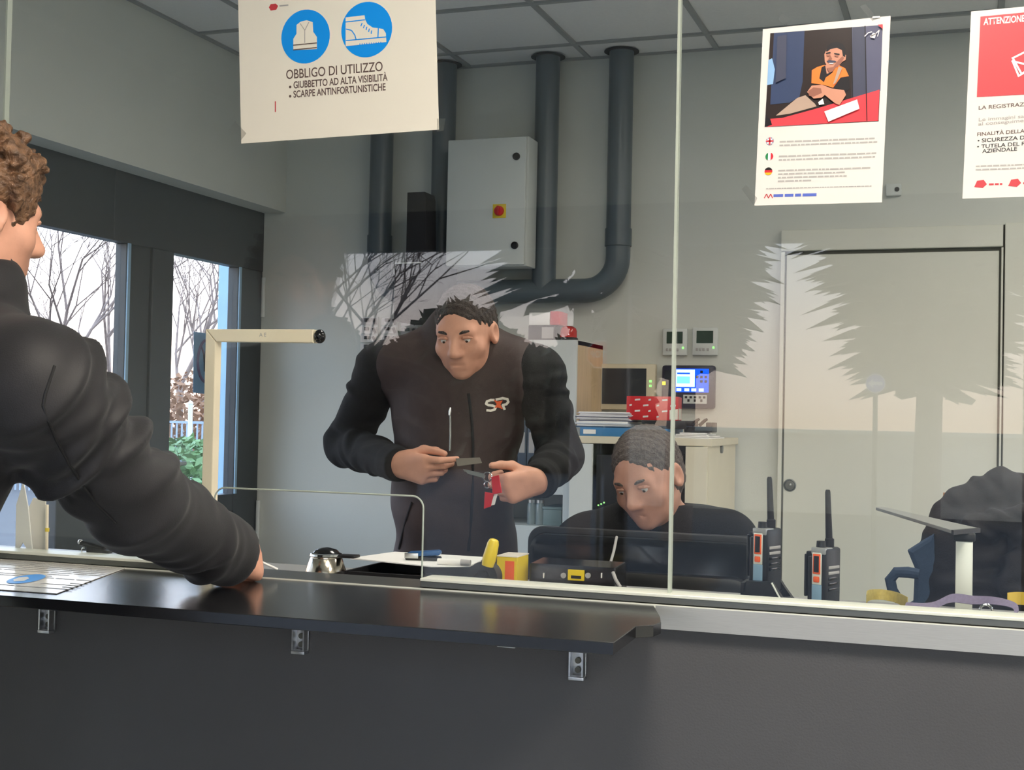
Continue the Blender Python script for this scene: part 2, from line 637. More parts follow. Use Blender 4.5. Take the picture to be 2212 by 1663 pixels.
    def mesh(s, name, m, parent=None, relax=1):
        V, h = s.V, s.h
        ins = V < 0
        n = V.shape
        c8 = [ins[i:n[0] - 1 + i, j:n[1] - 1 + j, k:n[2] - 1 + k] for i in (0, 1) for j in (0, 1) for k in (0, 1)]
        any_, all_ = c8[0].copy(), c8[0].copy()
        for c in c8[1:]:
            any_ |= c
            all_ &= c
        act = any_ & ~all_
        idx = np.argwhere(act)
        imap = np.full(act.shape, -1, np.int32)
        imap[act] = np.arange(len(idx), dtype=np.int32)
        pos = np.zeros((len(idx), 3), np.float32)
        cnt = np.zeros(len(idx), np.float32)
        cor = [(i, j, k) for i in (0, 1) for j in (0, 1) for k in (0, 1)]
        vals = {c: V[idx[:, 0] + c[0], idx[:, 1] + c[1], idx[:, 2] + c[2]] for c in cor}
        for c in cor:
            for a in range(3):
                if c[a] == 0:
                    e = list(c)
                    e[a] = 1
                    e = tuple(e)
                    va, vb = vals[c], vals[e]
                    cross = (va < 0) != (vb < 0)
                    t = np.where(cross, va / np.where(cross, va - vb, 1), 0)
                    p = np.array(c, np.float32)[None, :].repeat(len(idx), 0)
                    p[:, a] += t
                    pos += p * cross[:, None]
                    cnt += cross
        pos = (idx + pos / cnt[:, None]) * h + s.lo
        faces = []
        for a in range(3):
            b, c = (a + 1) % 3, (a + 2) % 3
            lo_ = [slice(1, -1)] * 3
            lo_[a] = slice(0, n[a] - 1)
            hi_ = [slice(1, -1)] * 3
            hi_[a] = slice(1, n[a])
            A, B = ins[tuple(lo_)], ins[tuple(hi_)]
            e = np.argwhere(A != B)
            if not len(e):
                continue
            fl = A[e[:, 0], e[:, 1], e[:, 2]]
            e = e.copy()
            e[:, b] += 1
            e[:, c] += 1
            q = []
            for db, dc in ((-1, -1), (0, -1), (0, 0), (-1, 0)):
                w = e.copy()
                w[:, b] += db
                w[:, c] += dc
                q.append(imap[w[:, 0], w[:, 1], w[:, 2]])
            q = np.stack(q, 1)
            q[~fl] = q[~fl][:, ::-1]
            faces.append(q)
        F = np.concatenate(faces)
        F = F[(F >= 0).all(1)]
        for _ in range(relax):
            acc = np.zeros_like(pos)
            cn = np.zeros(len(pos), np.float32)
            for i in range(4):
                np.add.at(acc, F[:, i], pos[F[:, (i + 1) % 4]] + pos[F[:, (i - 1) % 4]])
                np.add.at(cn, F[:, i], 2)
            pos = 0.5 * pos + 0.5 * acc / np.maximum(cn, 1)[:, None]
        me = bpy.data.meshes.new(name)
        me.vertices.add(len(pos))
        me.vertices.foreach_set('co', pos.astype(np.float32).ravel())
        me.loops.add(F.size)
        me.loops.foreach_set('vertex_index', F.astype(np.int32).ravel())
        me.polygons.add(len(F))
        me.polygons.foreach_set('loop_start', np.arange(0, F.size, 4, dtype=np.int32))
        me.polygons.foreach_set('loop_total', np.full(len(F), 4, dtype=np.int32))
        me.update(calc_edges=True)
        me.validate()
        me.shade_smooth()
        me.materials.append(m)
        o = bpy.data.objects.new(name, me)
        link(o)
        if parent is not None:
            o.parent = parent
            o.matrix_parent_inverse = parent_world(parent).inverted()
        return o

# ================================================================== the setting
GL = 2.22           # front face of the glass partition
YB = 5.85           # back wall
XF = -3.416         # left facade
XU = -3.296         # upper left wall
XR = 2.6
YR = -1.4           # lobby front
ZC = 3.03
Z0 = 1.0405         # shelf top

struct(MB().box((XF - 0.2, YR - 0.2, -0.12), (XR + 0.2, YB + 0.2, 0)).build('floor', M['floor'], smooth=False))
struct(MB().box((-90, -110, -0.30), (60, 90, -0.15)).build('floor', M['asphalt'], smooth=False))
struct(MB().box((XF - 0.2, YB, 0), (XR + 0.2, YB + 0.15, 3.2)).build('wall_back', M['wall'], smooth=False))
struct(MB().box((XF - 0.2, YR - 0.12, 2.36), (XU, YB, 3.2)).build('wall_left', M['wall'], smooth=False))
wr = MB()
wr.box((XR, YR - 0.12, 0), (XR + 0.15, 2.7, 3.2))
wr.box((XR, 2.7, 0), (XR + 0.15, 5.3, 0.9)).box((XR, 2.7, 2.1), (XR + 0.15, 5.3, 3.2)).box((XR, 5.3, 0), (XR + 0.15, YB, 3.2))
struct(wr.build('wall_right', M['wall'], smooth=False))
w5 = struct(empty('window_4', (XR, 4.0, 0.9)))
b = MB()
b.box((XR + 0.02, 2.7, 0.9), (XR + 0.09, 2.76, 2.1)).box((XR + 0.02, 5.24, 0.9), (XR + 0.09, 5.3, 2.1)).box((XR + 0.02, 2.76, 0.9), (XR + 0.09, 5.24, 0.96)).box((XR + 0.02, 2.76, 2.04), (XR + 0.09, 5.24, 2.1)).box((XR + 0.02, 3.97, 0.96), (XR + 0.09, 4.03, 2.04))
b.build('window_frame', M['frame'], w5, smooth=False)
MB().box((XR + 0.05, 2.76, 0.96), (XR + 0.06, 5.24, 2.04)).build('pane', M['ext_glass'], w5, smooth=False)

# office ceiling: slab, metal grid, mineral tiles
ceil_ = struct(MB().box((XF - 0.2, GL + 0.05, ZC + 0.03), (XR + 0.15, YB + 0.1, ZC + 0.15)).build('ceiling', M['wall'], smooth=False))
gx = [XU + 0.012] + [-2.908 + 0.5995 * i for i in range(10)]
gy = [5.60 - 0.60 * i for i in range(6)]
for x in gx:
    MB().box((x - 0.012, GL + 0.05, ZC - 0.002), (x + 0.012, YB, ZC + 0.03)).build('ceiling_grid_bar', M['grid'], ceil_, smooth=False)
for y in gy + [YB - 0.012]:
    MB().box((XU, y - 0.012, ZC - 0.003), (XR, y + 0.012, ZC + 0.03)).build('ceiling_grid_bar', M['grid'], ceil_, smooth=False)
random.seed(3)
xs = gx + [XR]
ys = [YB] + gy + [GL + 0.06]
OFFICE_LIGHTS = {(4, 4), (7, 4), (7, 2)}
for i in range(len(xs) - 1):
    for j in range(len(ys) - 1):
        if xs[i + 1] - xs[i] < 0.05 or ys[j] - ys[j + 1] < 0.05 or (i, j) in OFFICE_LIGHTS:
            continue
        dz = random.uniform(0.0, 0.004)
        MB().box((xs[i] + 0.013, ys[j + 1] + 0.013, ZC + 0.004 + dz), (xs[i + 1] - 0.013, ys[j] - 0.013, ZC + 0.028)).build('ceiling_tile', M['tile'], ceil_, smooth=False)
for n, (i, j) in enumerate(sorted(OFFICE_LIGHTS)):
    t = empty('ceiling_light', ((xs[i] + xs[i + 1]) / 2, (ys[j] + ys[j + 1]) / 2, ZC), 'square white light panel in the office ceiling grid, ' + ('above the desk', 'right of the desk, nearer the glass', 'right of the desk, farther back')[n], 'light', 'office ceiling lights')
    MB().box((xs[i] + 0.014, ys[j + 1] + 0.014, ZC + 0.004), (xs[i + 1] - 0.014, ys[j] - 0.014, ZC + 0.026)).build('lamp_frame', M['cabinet_white'], t, smooth=False)
    MB().box((xs[i] + 0.05, ys[j + 1] + 0.05, ZC + 0.000), (xs[i + 1] - 0.05, ys[j] - 0.05, ZC + 0.004)).build('diffuser', M['office_glow'], t, smooth=False)

# lobby ceiling and lamps
struct(MB().box((XF - 0.2, YR - 0.12, 2.80), (XR + 0.15, GL - 0.03, 2.95)).build('ceiling', M['wall'], smooth=False))
for n, (lx, ly) in enumerate(((-0.10, 1.02), (1.5, 0.6))):
    t = empty('ceiling_light', (lx, ly, 2.8), ('white light panel in the lobby ceiling above the end of the shelf', 'white light panel in the lobby ceiling near the right wall')[n], 'light', 'lobby ceiling lights')
    MB().box((lx - 0.3, ly - 0.3, 2.775), (lx + 0.3, ly + 0.3, 2.799), 0.004).build('lamp_frame', M['cabinet_white'], t, smooth=False)
    MB().box((lx - 0.26, ly - 0.26, 2.770), (lx + 0.26, ly + 0.26, 2.776)).build('diffuser', M['lamp_glow'], t, smooth=False)

# low wall and header that carry the glass partition
struct(MB().box((XF, GL - 0.012, 0), (XR, GL + 0.085, 1.002)).build('wall_front', M['dark_wall'], smooth=False))
struct(MB().box((XU, GL - 0.03, 2.72), (XR, GL + 0.05, 3.18)).build('trim_1', M['wall'], smooth=False))

# ---- left facade: door_1 (office), window_1, window_2 (lobby part)
FX0, FX1 = XF - 0.06, XF


def bar(name, y0, y1, z0, z1, par, m=M['frame'], dx=0.0):
    return MB().box((FX0, y0, z0), (FX1 + dx, y1, z1), 0.004).build(name, m, par, smooth=False)


def pane_x(y0, y1, z0, z1, par, m=M['ext_glass']):
    return MB().box((XF - 0.036, y0, z0), (XF - 0.030, y1, z1)).build('pane', m, par, smooth=False)


d1 = struct(empty('door_1', (XF, 5.3, 0)))
bar('header_panel', 4.62, YB, 2.06, 2.362, d1)
bar('stile', 5.615, 5.845, 0.0, 2.06, d1)
bar('stile', 4.885, 5.045, 0.0, 2.06, d1, dx=0.012)
bar('stile', 4.713, 4.881, 0.0, 2.06, d1)
bar('mid_rail', 5.045, 5.615, 0.86, 0.945, d1)
bar('bottom_panel', 5.045, 5.615, 0.0, 0.86, d1, M['frame'])
pane_x(5.045, 5.615, 0.945, 2.06, d1, M['tinted_glass'])
for y in (5.617, 4.715):
    MB().box((XF, y, 0.945), (XF + 0.006, y + 0.018, 2.06)).build('bead_highlight', M['blue_panel'], d1, smooth=False)  # pale blue strip paints the highlight along the glazing bead
hb = MB()
hb.tube([(XF + 0.01, 4.99, 1.36 - 0.25), (XF + 0.055, 4.99, 1.36 - 0.25), (XF + 0.06, 5.10, 1.36 - 0.25)], 0.010, 10)
hb.cyl((XF, 4.99, 1.11), (XF + 0.012, 4.99, 1.11), 0.024)
hb.build('door_handle', M['alu'], d1)
for zc in (1.93, 0.80):
    MB().cyl((XF + 0.010, 5.838, zc + 0.10), (XF + 0.010, 5.838, zc - 0.10), 0.011, seg=12).build('hinge', M['cabinet_white'], d1)

w1 = struct(empty('window_1', (XF, 3.5, 0)))
bar('header_panel', GL, 4.62, 2.06, 2.362, w1)
for y0, y1 in ((2.26, 2.36), (3.44, 3.52)):
    bar('stile', y0, y1, 0.0, 2.06, w1)
bar('bottom_rail', 2.36, 4.713, 0.0, 0.14, w1)
bar('mid_rail', 2.36, 3.44, 0.90, 0.96, w1)
bar('mid_rail', 3.52, 3.90, 0.90, 0.96, w1)
pane_x(2.36, 3.44, 0.14, 2.06, w1, M['tinted_glass'])
pane_x(3.52, 4.713, 0.14, 2.06, w1, M['tinted_glass'])
bar('lower_panel', 4.30, 4.713, 0.14, 1.02, w1)

struct(MB().box((XF - 0.2, YR - 0.12, 0), (XU, GL - 0.012, 2.36)).build('wall_left', M['wall'], smooth=False))

# ---- lobby front (behind the camera): header wall and glazed doors
struct(MB().box((XF - 0.2, YR - 0.12, 2.34), (XR + 0.15, YR, 3.2)).build('wall_rear', M['wall'], smooth=False))
struct(MB().box((2.02, YR - 0.12, 0), (XR + 0.15, YR, 2.34)).build('wall_rear', M['wall'], smooth=False))
w3 = struct(empty('window_2', (-0.5, YR, 0)))


def bary(name, x0, x1, z0, z1, par, m=M['frame'], y0=YR - 0.07, y1=YR):
    return MB().box((x0, y0, z0), (x1, y1, z1), 0.004).build(name, m, par, smooth=False)


bary('header_panel', XF, 2.02, 2.15, 2.345, w3)
bary('bottom_rail', XF, 2.02, 0, 0.12, w3)
mull = [(XF, -3.05), (-1.60, -1.50), (0.20, 0.30), (1.94, 2.02)]
for x0, x1 in mull:
    bary('stile', x0, x1, 0.12, 2.15, w3)
for (a0, a1), (b0, b1) in zip(mull, mull[1:]):
    MB().box((a1, YR - 0.04, 0.12), (b0, YR - 0.034, 2.15)).build('pane', M['ext_glass'], w3, smooth=False)

# ---- glass partition between lobby and office
w4 = struct(empty('window_3', (-0.5, GL, 1.0)))
g0, g1 = GL - 0.004, GL + 0.006


def pane_y(x0, x1, z0, z1):
    return MB().box((x0, g0, z0), (x1, g1, z1)).build('pane', M['glass'], w4, smooth=False)


ZB, ZT = 1.052, 2.72
nx0, nx1, nz, nr = -1.392, -0.950, 1.2065, 0.022
notch = [Vector((nx1, g0, ZB))] + arc((nx1 - nr, g0, nz - nr), nr, 0, R(90), 6) + arc((nx0 + nr, g0, nz - nr), nr, R(90), R(180), 6) + [Vector((nx0, g0, ZB))]
outline = [Vector((-1.918, g0, ZB)), Vector((-1.918, g0, ZT)), Vector((-0.489, g0, ZT)), Vector((-0.489, g0, ZB))] + notch
MB().prism(outline, (0, g1 - g0, 0)).build('pane', M['glass'], w4, smooth=False)
pane_y(-0.485, XR - 0.01, ZB, ZT)
pane_y(-3.28, -1.922, ZB, ZT)
MB().tube([p + Vector((0, 0.005, 0)) for p in notch], 0.0018, 6).build('polished_edge', M['edge'], w4)
for x in (-0.487, -1.920):
    MB().box((x - 0.0024, g0 - 0.002, ZB - 0.004), (x + 0.0024, g1 + 0.002, ZT)).build('glass_joint', M['edge'], w4, smooth=False)
# bottom rails either side of the pass-through
for x0, x1 in ((-0.943, XR), (-3.28, -1.395)):
    MB().box((x0, GL - 0.022, 1.0435), (x1, GL + 0.03, 1.0545), 0.001).build('bottom_rail', M['alu_dull'], w4, smooth=False)
    MB().box((x0, GL - 0.024, 1.0545), (x1, GL + 0.034, 1.0600), 0.001).build('rail_lip', M['alu_white'], w4, smooth=False)
MB().box((-3.28, GL - 0.024, 1.002), (XR, GL + 0.09, 1.0425), 0.001).build('sill_bar', M['alu_dull'], w4, smooth=False)
MB().box((-3.28, GL - 0.0265, 1.036), (XR, GL - 0.024, 1.0425)).build('sill_edge', M['alu_white'], w4, smooth=False)
# aluminium front strip right of the shelf
tr2 = MB()
tr2.prism([(-0.505, GL - 0.014, 1.002), (-0.505, GL - 0.030, 1.002), (-0.505, GL - 0.0275, 1.0405), (-0.505, GL - 0.014, 1.0405)], (XR + 0.505, 0, 0))
struct(tr2.build('trim_2', M['alu_paint'], smooth=False))

# ---- white sliding door in the back wall
d2 = struct(empty('door_2', (-0.35, YB, 0)))
MB().box((-0.782, YB - 0.012, 0.005), (0.098, YB - 0.001, 2.090), 0.002).build('door_leaf', M['door_white'], d2, smooth=False)
MB().box((-0.806, YB - 0.030, 2.106), (0.112, YB - 0.001, 2.198), 0.003).build('door_casing', M['door_white'], d2, smooth=False)
MB().box((-0.806, YB - 0.028, 0.0), (-0.790, YB - 0.001, 2.102), 0.002).build('door_jamb', M['door_white'], d2, smooth=False)
MB().box((0.106, YB - 0.028, 0.0), (0.114, YB - 0.001, 2.102), 0.002).build('door_jamb', M['door_white'], d2, smooth=False)
MB().box((0.120, YB - 0.030, 0.0), (0.95, YB - 0.001, 2.204), 0.003).build('side_panel', M['door_white'], d2, smooth=False)
for lo, hi in (((-0.790, YB - 0.006, 2.090), (0.106, YB - 0.001, 2.106)), ((-0.790, YB - 0.006, 0), (-0.782, YB - 0.001, 2.09)), ((0.098, YB - 0.006, 0), (0.106, YB - 0.001, 2.09)), ((0.114, YB - 0.006, 0), (0.120, YB - 0.001, 2.2))):
    MB().box(lo, hi).build('shadow_gap', M['groove'], d2, smooth=False)
kp = at(1706, 1048, YB - 0.012)
MB().lathe(kp, [(0.028, 0.0), (0.028, 0.003), (0.024, 0.005), (0.021, 0.001), (0.008, 0.0015), (0.006, 0.003)], (0, -1, 0)).build('finger_pull', M['alu_dull'], d2)
MB().cyl(kp + Vector((0, -0.0065, 0)), kp + Vector((0, -0.0055, 0)), 0.017, seg=24).build('pull_recess', M['groove'], d2)
MB().sphere(kp + Vector((0.003, -0.008, 0.003)), 0.006, seg=12).build('pull_pin', M['alu'], d2)

# ================================================================== shelf and brackets
shelf = empty('counter_shelf', (-1.6, GL, Z0), 'long black laminate counter shelf with chamfered right end below the glass', 'counter')
pl = [(-3.29, GL - 0.028), (-0.508, GL - 0.028), (-0.470, 2.075), (-0.456, 2.02), (-0.460, 1.985), (-0.482, 1.962), (-0.476, 1.806), (-3.29, 1.765)]
MB().prism([(x, y, Z0 - 0.0185) for x, y in pl], (0, 0, 0.0185), 0.0012).build('shelf_board', M['counter'], shelf, smooth=False)
for n, (px, py) in enumerate(((107, 1341), (653, 1384), (1250, 1438))):
    p = at(px, py, GL - 0.016)
    t = empty('shelf_bracket', (p.x, GL - 0.012, p.z), 'zinc shelf bracket under the black counter shelf, ' + ('leftmost of three', 'middle of three', 'rightmost, near the chamfered end')[n], 'bracket', 'brackets under the counter shelf')
    m = MB()
    m.box((p.x - 0.014, GL - 0.018, p.z - 0.020), (p.x + 0.014, GL - 0.0125, Z0 - 0.020), 0.001)
    m.box((p.x - 0.014, GL - 0.40, Z0 - 0.0225), (p.x + 0.014, GL - 0.018, Z0 - 0.0190), 0.001)
    m.build('bracket_plate', M['zinc'], t)
    m = MB()
    m.box((p.x - 0.013, GL - 0.034, p.z - 0.016), (p.x - 0.010, GL - 0.018, Z0 - 0.023)).box((p.x + 0.010, GL - 0.034, p.z - 0.016), (p.x + 0.013, GL - 0.018, Z0 - 0.023))
    m.box((p.x - 0.013, GL - 0.036, p.z - 0.022), (p.x + 0.015, GL - 0.018, p.z - 0.016), 0.001)
    m.build('bracket_flange', M['zinc'], t)
    for dz in (-0.006, 0.010):
        MB().cyl((p.x, GL - 0.018, p.z + dz), (p.x, GL - 0.022, p.z + dz), 0.0055, seg=10).build('screw', M['groove'], t)

# ================================================================== posters taped on the glass
def plate(name, px, Y, th, m, parent, bev=0.0):
    """flat sheet whose outline is given by photo points on the plane y = Y"""
    pts = [at(x, y, Y) for x, y in px]
    return MB().prism(pts, (0, th, 0), bev).build(name, m, parent, smooth=False)


def flat(name, pts, m, parent):
    """one-sided flat print from 3D points"""
    return mesh_obj(name, pts, [tuple(range(len(pts)))], m, parent, smooth=False)


def pflat(name, px, Y, m, parent):
    return flat(name, [at(x, y, Y) for x, y in px], m, parent)


def quads(name, rects, m, parent):
    v, f = [], []
    for r in rects:
        k = len(v)
        v += r
        f.append(tuple(range(k, k + len(r))))
    return mesh_obj(name, v, f, m, parent, smooth=False)


class Sheet:
    """local frame of a hanging sheet: origin bottom left, u right, v up (metres)"""

    def __init__(s, bl, br, tl):
        s.o = Vector(bl)
        s.u = (Vector(br) - s.o).normalized()
        s.v = (Vector(tl) - s.o).normalized()

    def p(s, u, v, lay=0):
        return s.o + s.u * u + s.v * v + Vector((0, -0.0004 * lay, 0))

    def px(s, x, y, lay=1):
        """photo point -> sheet plane"""
        q = at(x, y, s.o.y)
        return q + Vector((0, -0.0004 * lay, 0))

    def words(s, name, rows, m, parent, seed=1, lay=1):
        """small print too fine to read: broken grey dashes. rows: (u0, u1, v, h)"""
        rnd = random.Random(seed)
        q = []
        for u0, u1, v, h in rows:
            u = u0
            while u < u1 - h:
                w = min(rnd.uniform(1.5, 5.5) * h, u1 - u)
                q.append([s.p(u, v, lay), s.p(u + w, v, lay), s.p(u + w, v + h, lay), s.p(u, v + h, lay)])
                u += w + h * 0.55
        return quads(name, q, m, parent)


YS = GL - 0.0062
# --- sheet 1: safety notice
po = empty('safety_notice', at(731, 295, YS), 'landscape white sheet with two blue circles, vest and boot, reading OBBLIGO DI UTILIZZO', 'poster')
s1 = Sheet(at(521, 310, YS), at(946, 280, YS), at(514, -22, YS))
wd, hg = 0.416, 0.300
MB().prism([s1.p(0, 0), s1.p(wd, 0), s1.p(wd, hg), s1.p(0, hg)], (0, 0.001, 0)).build('sheet', M['laminate'], po, smooth=False)


def disc(cx, cy, rx, lay, name, m, par, sheet):
    c = sheet.px(cx, cy, lay)
    r = (sheet.px(cx + rx, cy, lay) - c).length
    return flat(name, [c + sheet.u * (r * math.cos(2 * math.pi * i / 40)) + sheet.v * (r * math.sin(2 * math.pi * i / 40)) for i in range(40)], m, par)


disc(660, 79, 52.5, 1, 'vest_sign', M['blue_ink'], po, s1)
disc(792, 64, 55.0, 1, 'boot_sign', M['blue_ink'], po, s1)
vest = [(634, 109), (634, 84), (641, 73), (641, 54), (650, 47), (663, 44), (676, 48), (677, 69), (685, 80), (685, 106)]
flat('vest_symbol', [s1.px(x, y, 2) for x, y in vest] , M['laminate'], po)


def strokes(name, segs, wpx, m, par, sheet, lay):
    q = []
    for (x0, y0), (x1, y1) in segs:
        L = math.hypot(x1 - x0, y1 - y0)
        nx, ny = -(y1 - y0) / L * wpx / 2, (x1 - x0) / L * wpx / 2
        q.append([sheet.px(x0 + nx, y0 + ny, lay), sheet.px(x0 - nx, y0 - ny, lay), sheet.px(x1 - nx, y1 - ny, lay), sheet.px(x1 + nx, y1 + ny, lay)])
    return quads(name, q, m, par)


strokes('vest_lines', [((649, 51), (659, 66)), ((668, 48), (659, 66)), ((659, 66), (659, 93))], 1.6, M['ink_grey'], po, s1, 3)
strokes('vest_stripes', [((634, 98), (685, 93)), ((634, 108), (685, 103))], 2.2, M['ink'], po, s1, 3)
boot = [(747, 100), (747, 38), (788, 33), (789, 42), (794, 52), (806, 60), (817, 61), (828, 63), (834, 72), (835, 91)]
flat('boot_symbol', [s1.px(x, y, 2) for x, y in boot], M['laminate'], po)
strokes('boot_lines', [((747, 48), (789, 43)), ((748, 88), (835, 80)), ((818, 61), (817, 81)), ((748, 63), (760, 66)), ((760, 66), (767, 76)), ((767, 76), (770, 86))] + [((783 + 5.2 * i, 50 + 4.0 * i), (780 + 5.6 * i, 57 + 4.1 * i)) for i in range(5)], 2.2, M['blue_ink'], po, s1, 3)
strokes('sole_notches', [((778 + 5 * i, 94 - 0.4 * i), (778 + 5 * i, 97 - 0.4 * i)) for i in range(10)], 1.6, M['blue_ink'], po, s1, 3)
tu = (at(826, 150, YS) - at(619, 168, YS))
for i, (txt, x, y, h, w, bold, m) in enumerate((('OBBLIGO DI UTILIZZO', 618, 171, 0.0255, 208, 0.0002, M['ink']), ('GIUBBETTO AD ALTA VISIBILITÀ', 634, 191, 0.0190, 203, 0.00035, M['ink']), ('SCARPE ANTINFORTUNISTICHE', 634, 211, 0.0190, 199, 0.00035, M['ink']))):
    wm = (at(x + w, y - w * 0.073, YS) - at(x, y, YS)).length
    lettering('lettering', txt, h, s1.px(x, y, 1), tu, s1.v, m, po, bold, wm)
for x, y in ((627, 188), (627, 208)):
    disc(x, y, 2.6, 1, 'bullet', M['ink'], po, s1)
strokes('red_mark', [((595, 219), (595, 242))], 2.4, M['red_ink'], po, s1, 1)
flat('red_logo', [s1.px(x, y) for x, y in ((581, 16), (585, 9), (596, 8), (601, 13), (597, 21), (585, 23))], M['red_ink'], po)
strokes('logo_words', [((604, 13), (623, 11))], 3, M['ink_grey'], po, s1, 1)


def tape(par, pts):
    MB().prism([at(x, y, GL - 0.0075) for x, y in pts], (0, 0.0006, 0)).build('tape', M['tape'], par, smooth=False)


tape(po, [(495, 280), (508, 262), (532, 288), (520, 303)])
tape(po, [(944, 256), (962, 256), (958, 282), (944, 284)])

# --- poster 2: driver photo with three flags
p2 = empty('driver_notice', at(1768, 441, YS), 'portrait white notice with photo of a driver in orange vest and three round flags', 'poster')
s2 = Sheet(at(1630, 443, YS), at(1904, 437, YS), at(1648, 62, YS))
MB().prism([at(x, y, YS) for x, y in ((1630, 444), (1905, 437), (1924, 34), (1648, 63))], (0, 0.001, 0)).build('sheet', M['laminate_white'], p2, smooth=False)
pc = {k: mat('print_' + k, rgb(*v), 0.3, var=0.03, scale=30, spec=0.4) for k, v in dict(dark=(40, 30, 30), navy=(52, 66, 98), slate=(68, 72, 92), cab=(86, 88, 112), red=(226, 66, 76), skin=(198, 140, 116), skin_shade=(150, 98, 82), orange=(246, 126, 54), black=(28, 26, 32), sand=(176, 152, 136), sky=(140, 180, 220), white=(236, 230, 228)).items()}
pf = [('dark', [(1652, 274), (1664, 72), (1907, 54), (1898, 262)]),
      ('cab', [(1840, 59), (1907, 54), (1902, 196), (1840, 214)]),
      ('slate', [(1842, 59), (1868, 57), (1872, 202), (1842, 212)]),
      ('navy', [(1672, 72), (1738, 67), (1734, 176), (1727, 210), (1705, 222), (1664, 226)]),
      ('sky', [(1660, 130), (1668, 126), (1674, 150), (1670, 182), (1657, 184)]),
      ('sand', [(1676, 250), (1722, 212), (1740, 206), (1760, 224), (1764, 230), (1706, 246)]),
      ('red', [(1664, 257), (1690, 255), (1760, 236), (1900, 194), (1897, 261), (1656, 274), (1668, 270)]),
      ('black', [(1652, 274), (1655, 248), (1666, 262), (1666, 270)]),
      ('black', [(1802, 186), (1816, 166), (1834, 164), (1836, 192), (1826, 200), (1800, 196)]),
      ('orange', [(1753, 180), (1754, 152), (1766, 145), (1780, 141), (1812, 141), (1826, 148), (1834, 165), (1816, 168), (1800, 190), (1780, 184)]),
      ('black', [(1775, 146), (1786, 140), (1806, 142), (1798, 158), (1784, 168), (1780, 178), (1770, 170)]),
      ('skin', [(1783, 142), (1800, 128), (1808, 136), (1806, 146), (1794, 158), (1786, 160)]),
      ('skin', [(1781, 118), (1786, 106), (1800, 100), (1820, 104), (1825, 118), (1828, 120), (1827, 130), (1820, 134), (1810, 145), (1798, 149), (1788, 145), (1782, 134)]),
      ('black', [(1784, 112), (1788, 100), (1796, 93), (1808, 91), (1820, 95), (1827, 106), (1826, 124), (1821, 122), (1819, 109), (1808, 104), (1794, 107), (1788, 112)]),
      ('skin_shade', [(1810, 132), (1820, 122), (1824, 126), (1819, 134), (1810, 145), (1798, 149), (1804, 140)]),
      ('black', [(1784, 115), (1794, 113), (1795, 116), (1785, 118)]),
      ('black', [(1802, 115), (1814, 117), (1814, 120), (1803, 118)]),
      ('skin_shade', [(1785, 119), (1794, 118), (1794, 122), (1786, 123)]),
      ('skin_shade', [(1803, 120), (1812, 121), (1811, 125), (1803, 123)]),
      ('skin_shade', [(1794, 120), (1798, 128), (1796, 131), (1789, 131)]),
      ('slate', [(1786, 133), (1792, 131), (1804, 132), (1808, 135), (1800, 136), (1790, 136)]),
      ('white', [(1790, 137), (1803, 137), (1799, 139), (1793, 139)]),
      ('skin_shade', [(1786, 148), (1800, 146), (1806, 144), (1800, 155), (1792, 158)]),
      ('sand', [(1812, 145), (1820, 148), (1806, 180), (1800, 184)]),
      ('slate', [(1680, 80), (1700, 76), (1698, 170), (1676, 180)]),
      ('skin', [(1744, 200), (1754, 186), (1776, 184), (1796, 192), (1824, 196), (1828, 206), (1814, 228), (1804, 224), (1782, 206), (1776, 212), (1758, 214)]),
      ('skin_shade', [(1746, 198), (1758, 190), (1774, 192), (1776, 202), (1758, 210), (1748, 208)]),
      ('white', [(1768, 222), (1778, 214), (1781, 226), (1770, 228)]),
      ('white', [(1781, 242), (1852, 216), (1857, 236), (1790, 264)]),
      ('red', [(1896, 55), (1907, 54), (1907, 64)])]
for i, (k, pts) in enumerate(pf):
    flat('photo_print', [s2.px(x, y, 1 + 0.35 * i) for x, y in pts], pc[k], p2)
strokes('photo_print', [((1869, 57), (1873, 262)), ((1840, 60), (1842, 212))], 2.0, pc['black'], p2, s2, 9.2)
strokes('photo_mark', [((1868, 80), (1876, 72)), ((1876, 72), (1884, 70)), ((1880, 80), (1890, 76)), ((1890, 76), (1900, 66)), ((1900, 66), (1896, 80))], 1.8, pc['white'], p2, s2, 9.4)
flat('photo_mark', [s2.px(x, y, 9.4) for x, y in ((1880, 82), (1886, 72), (1893, 74), (1890, 84))], pc['white'], p2)
fl = {k: mat('flag_' + k, rgb(*v), 0.3, var=0.01) for k, v in dict(red=(206, 40, 54), green=(30, 130, 74), white=(240, 238, 236), black=(30, 28, 28), gold=(240, 180, 40), blue=(40, 60, 130)).items()}


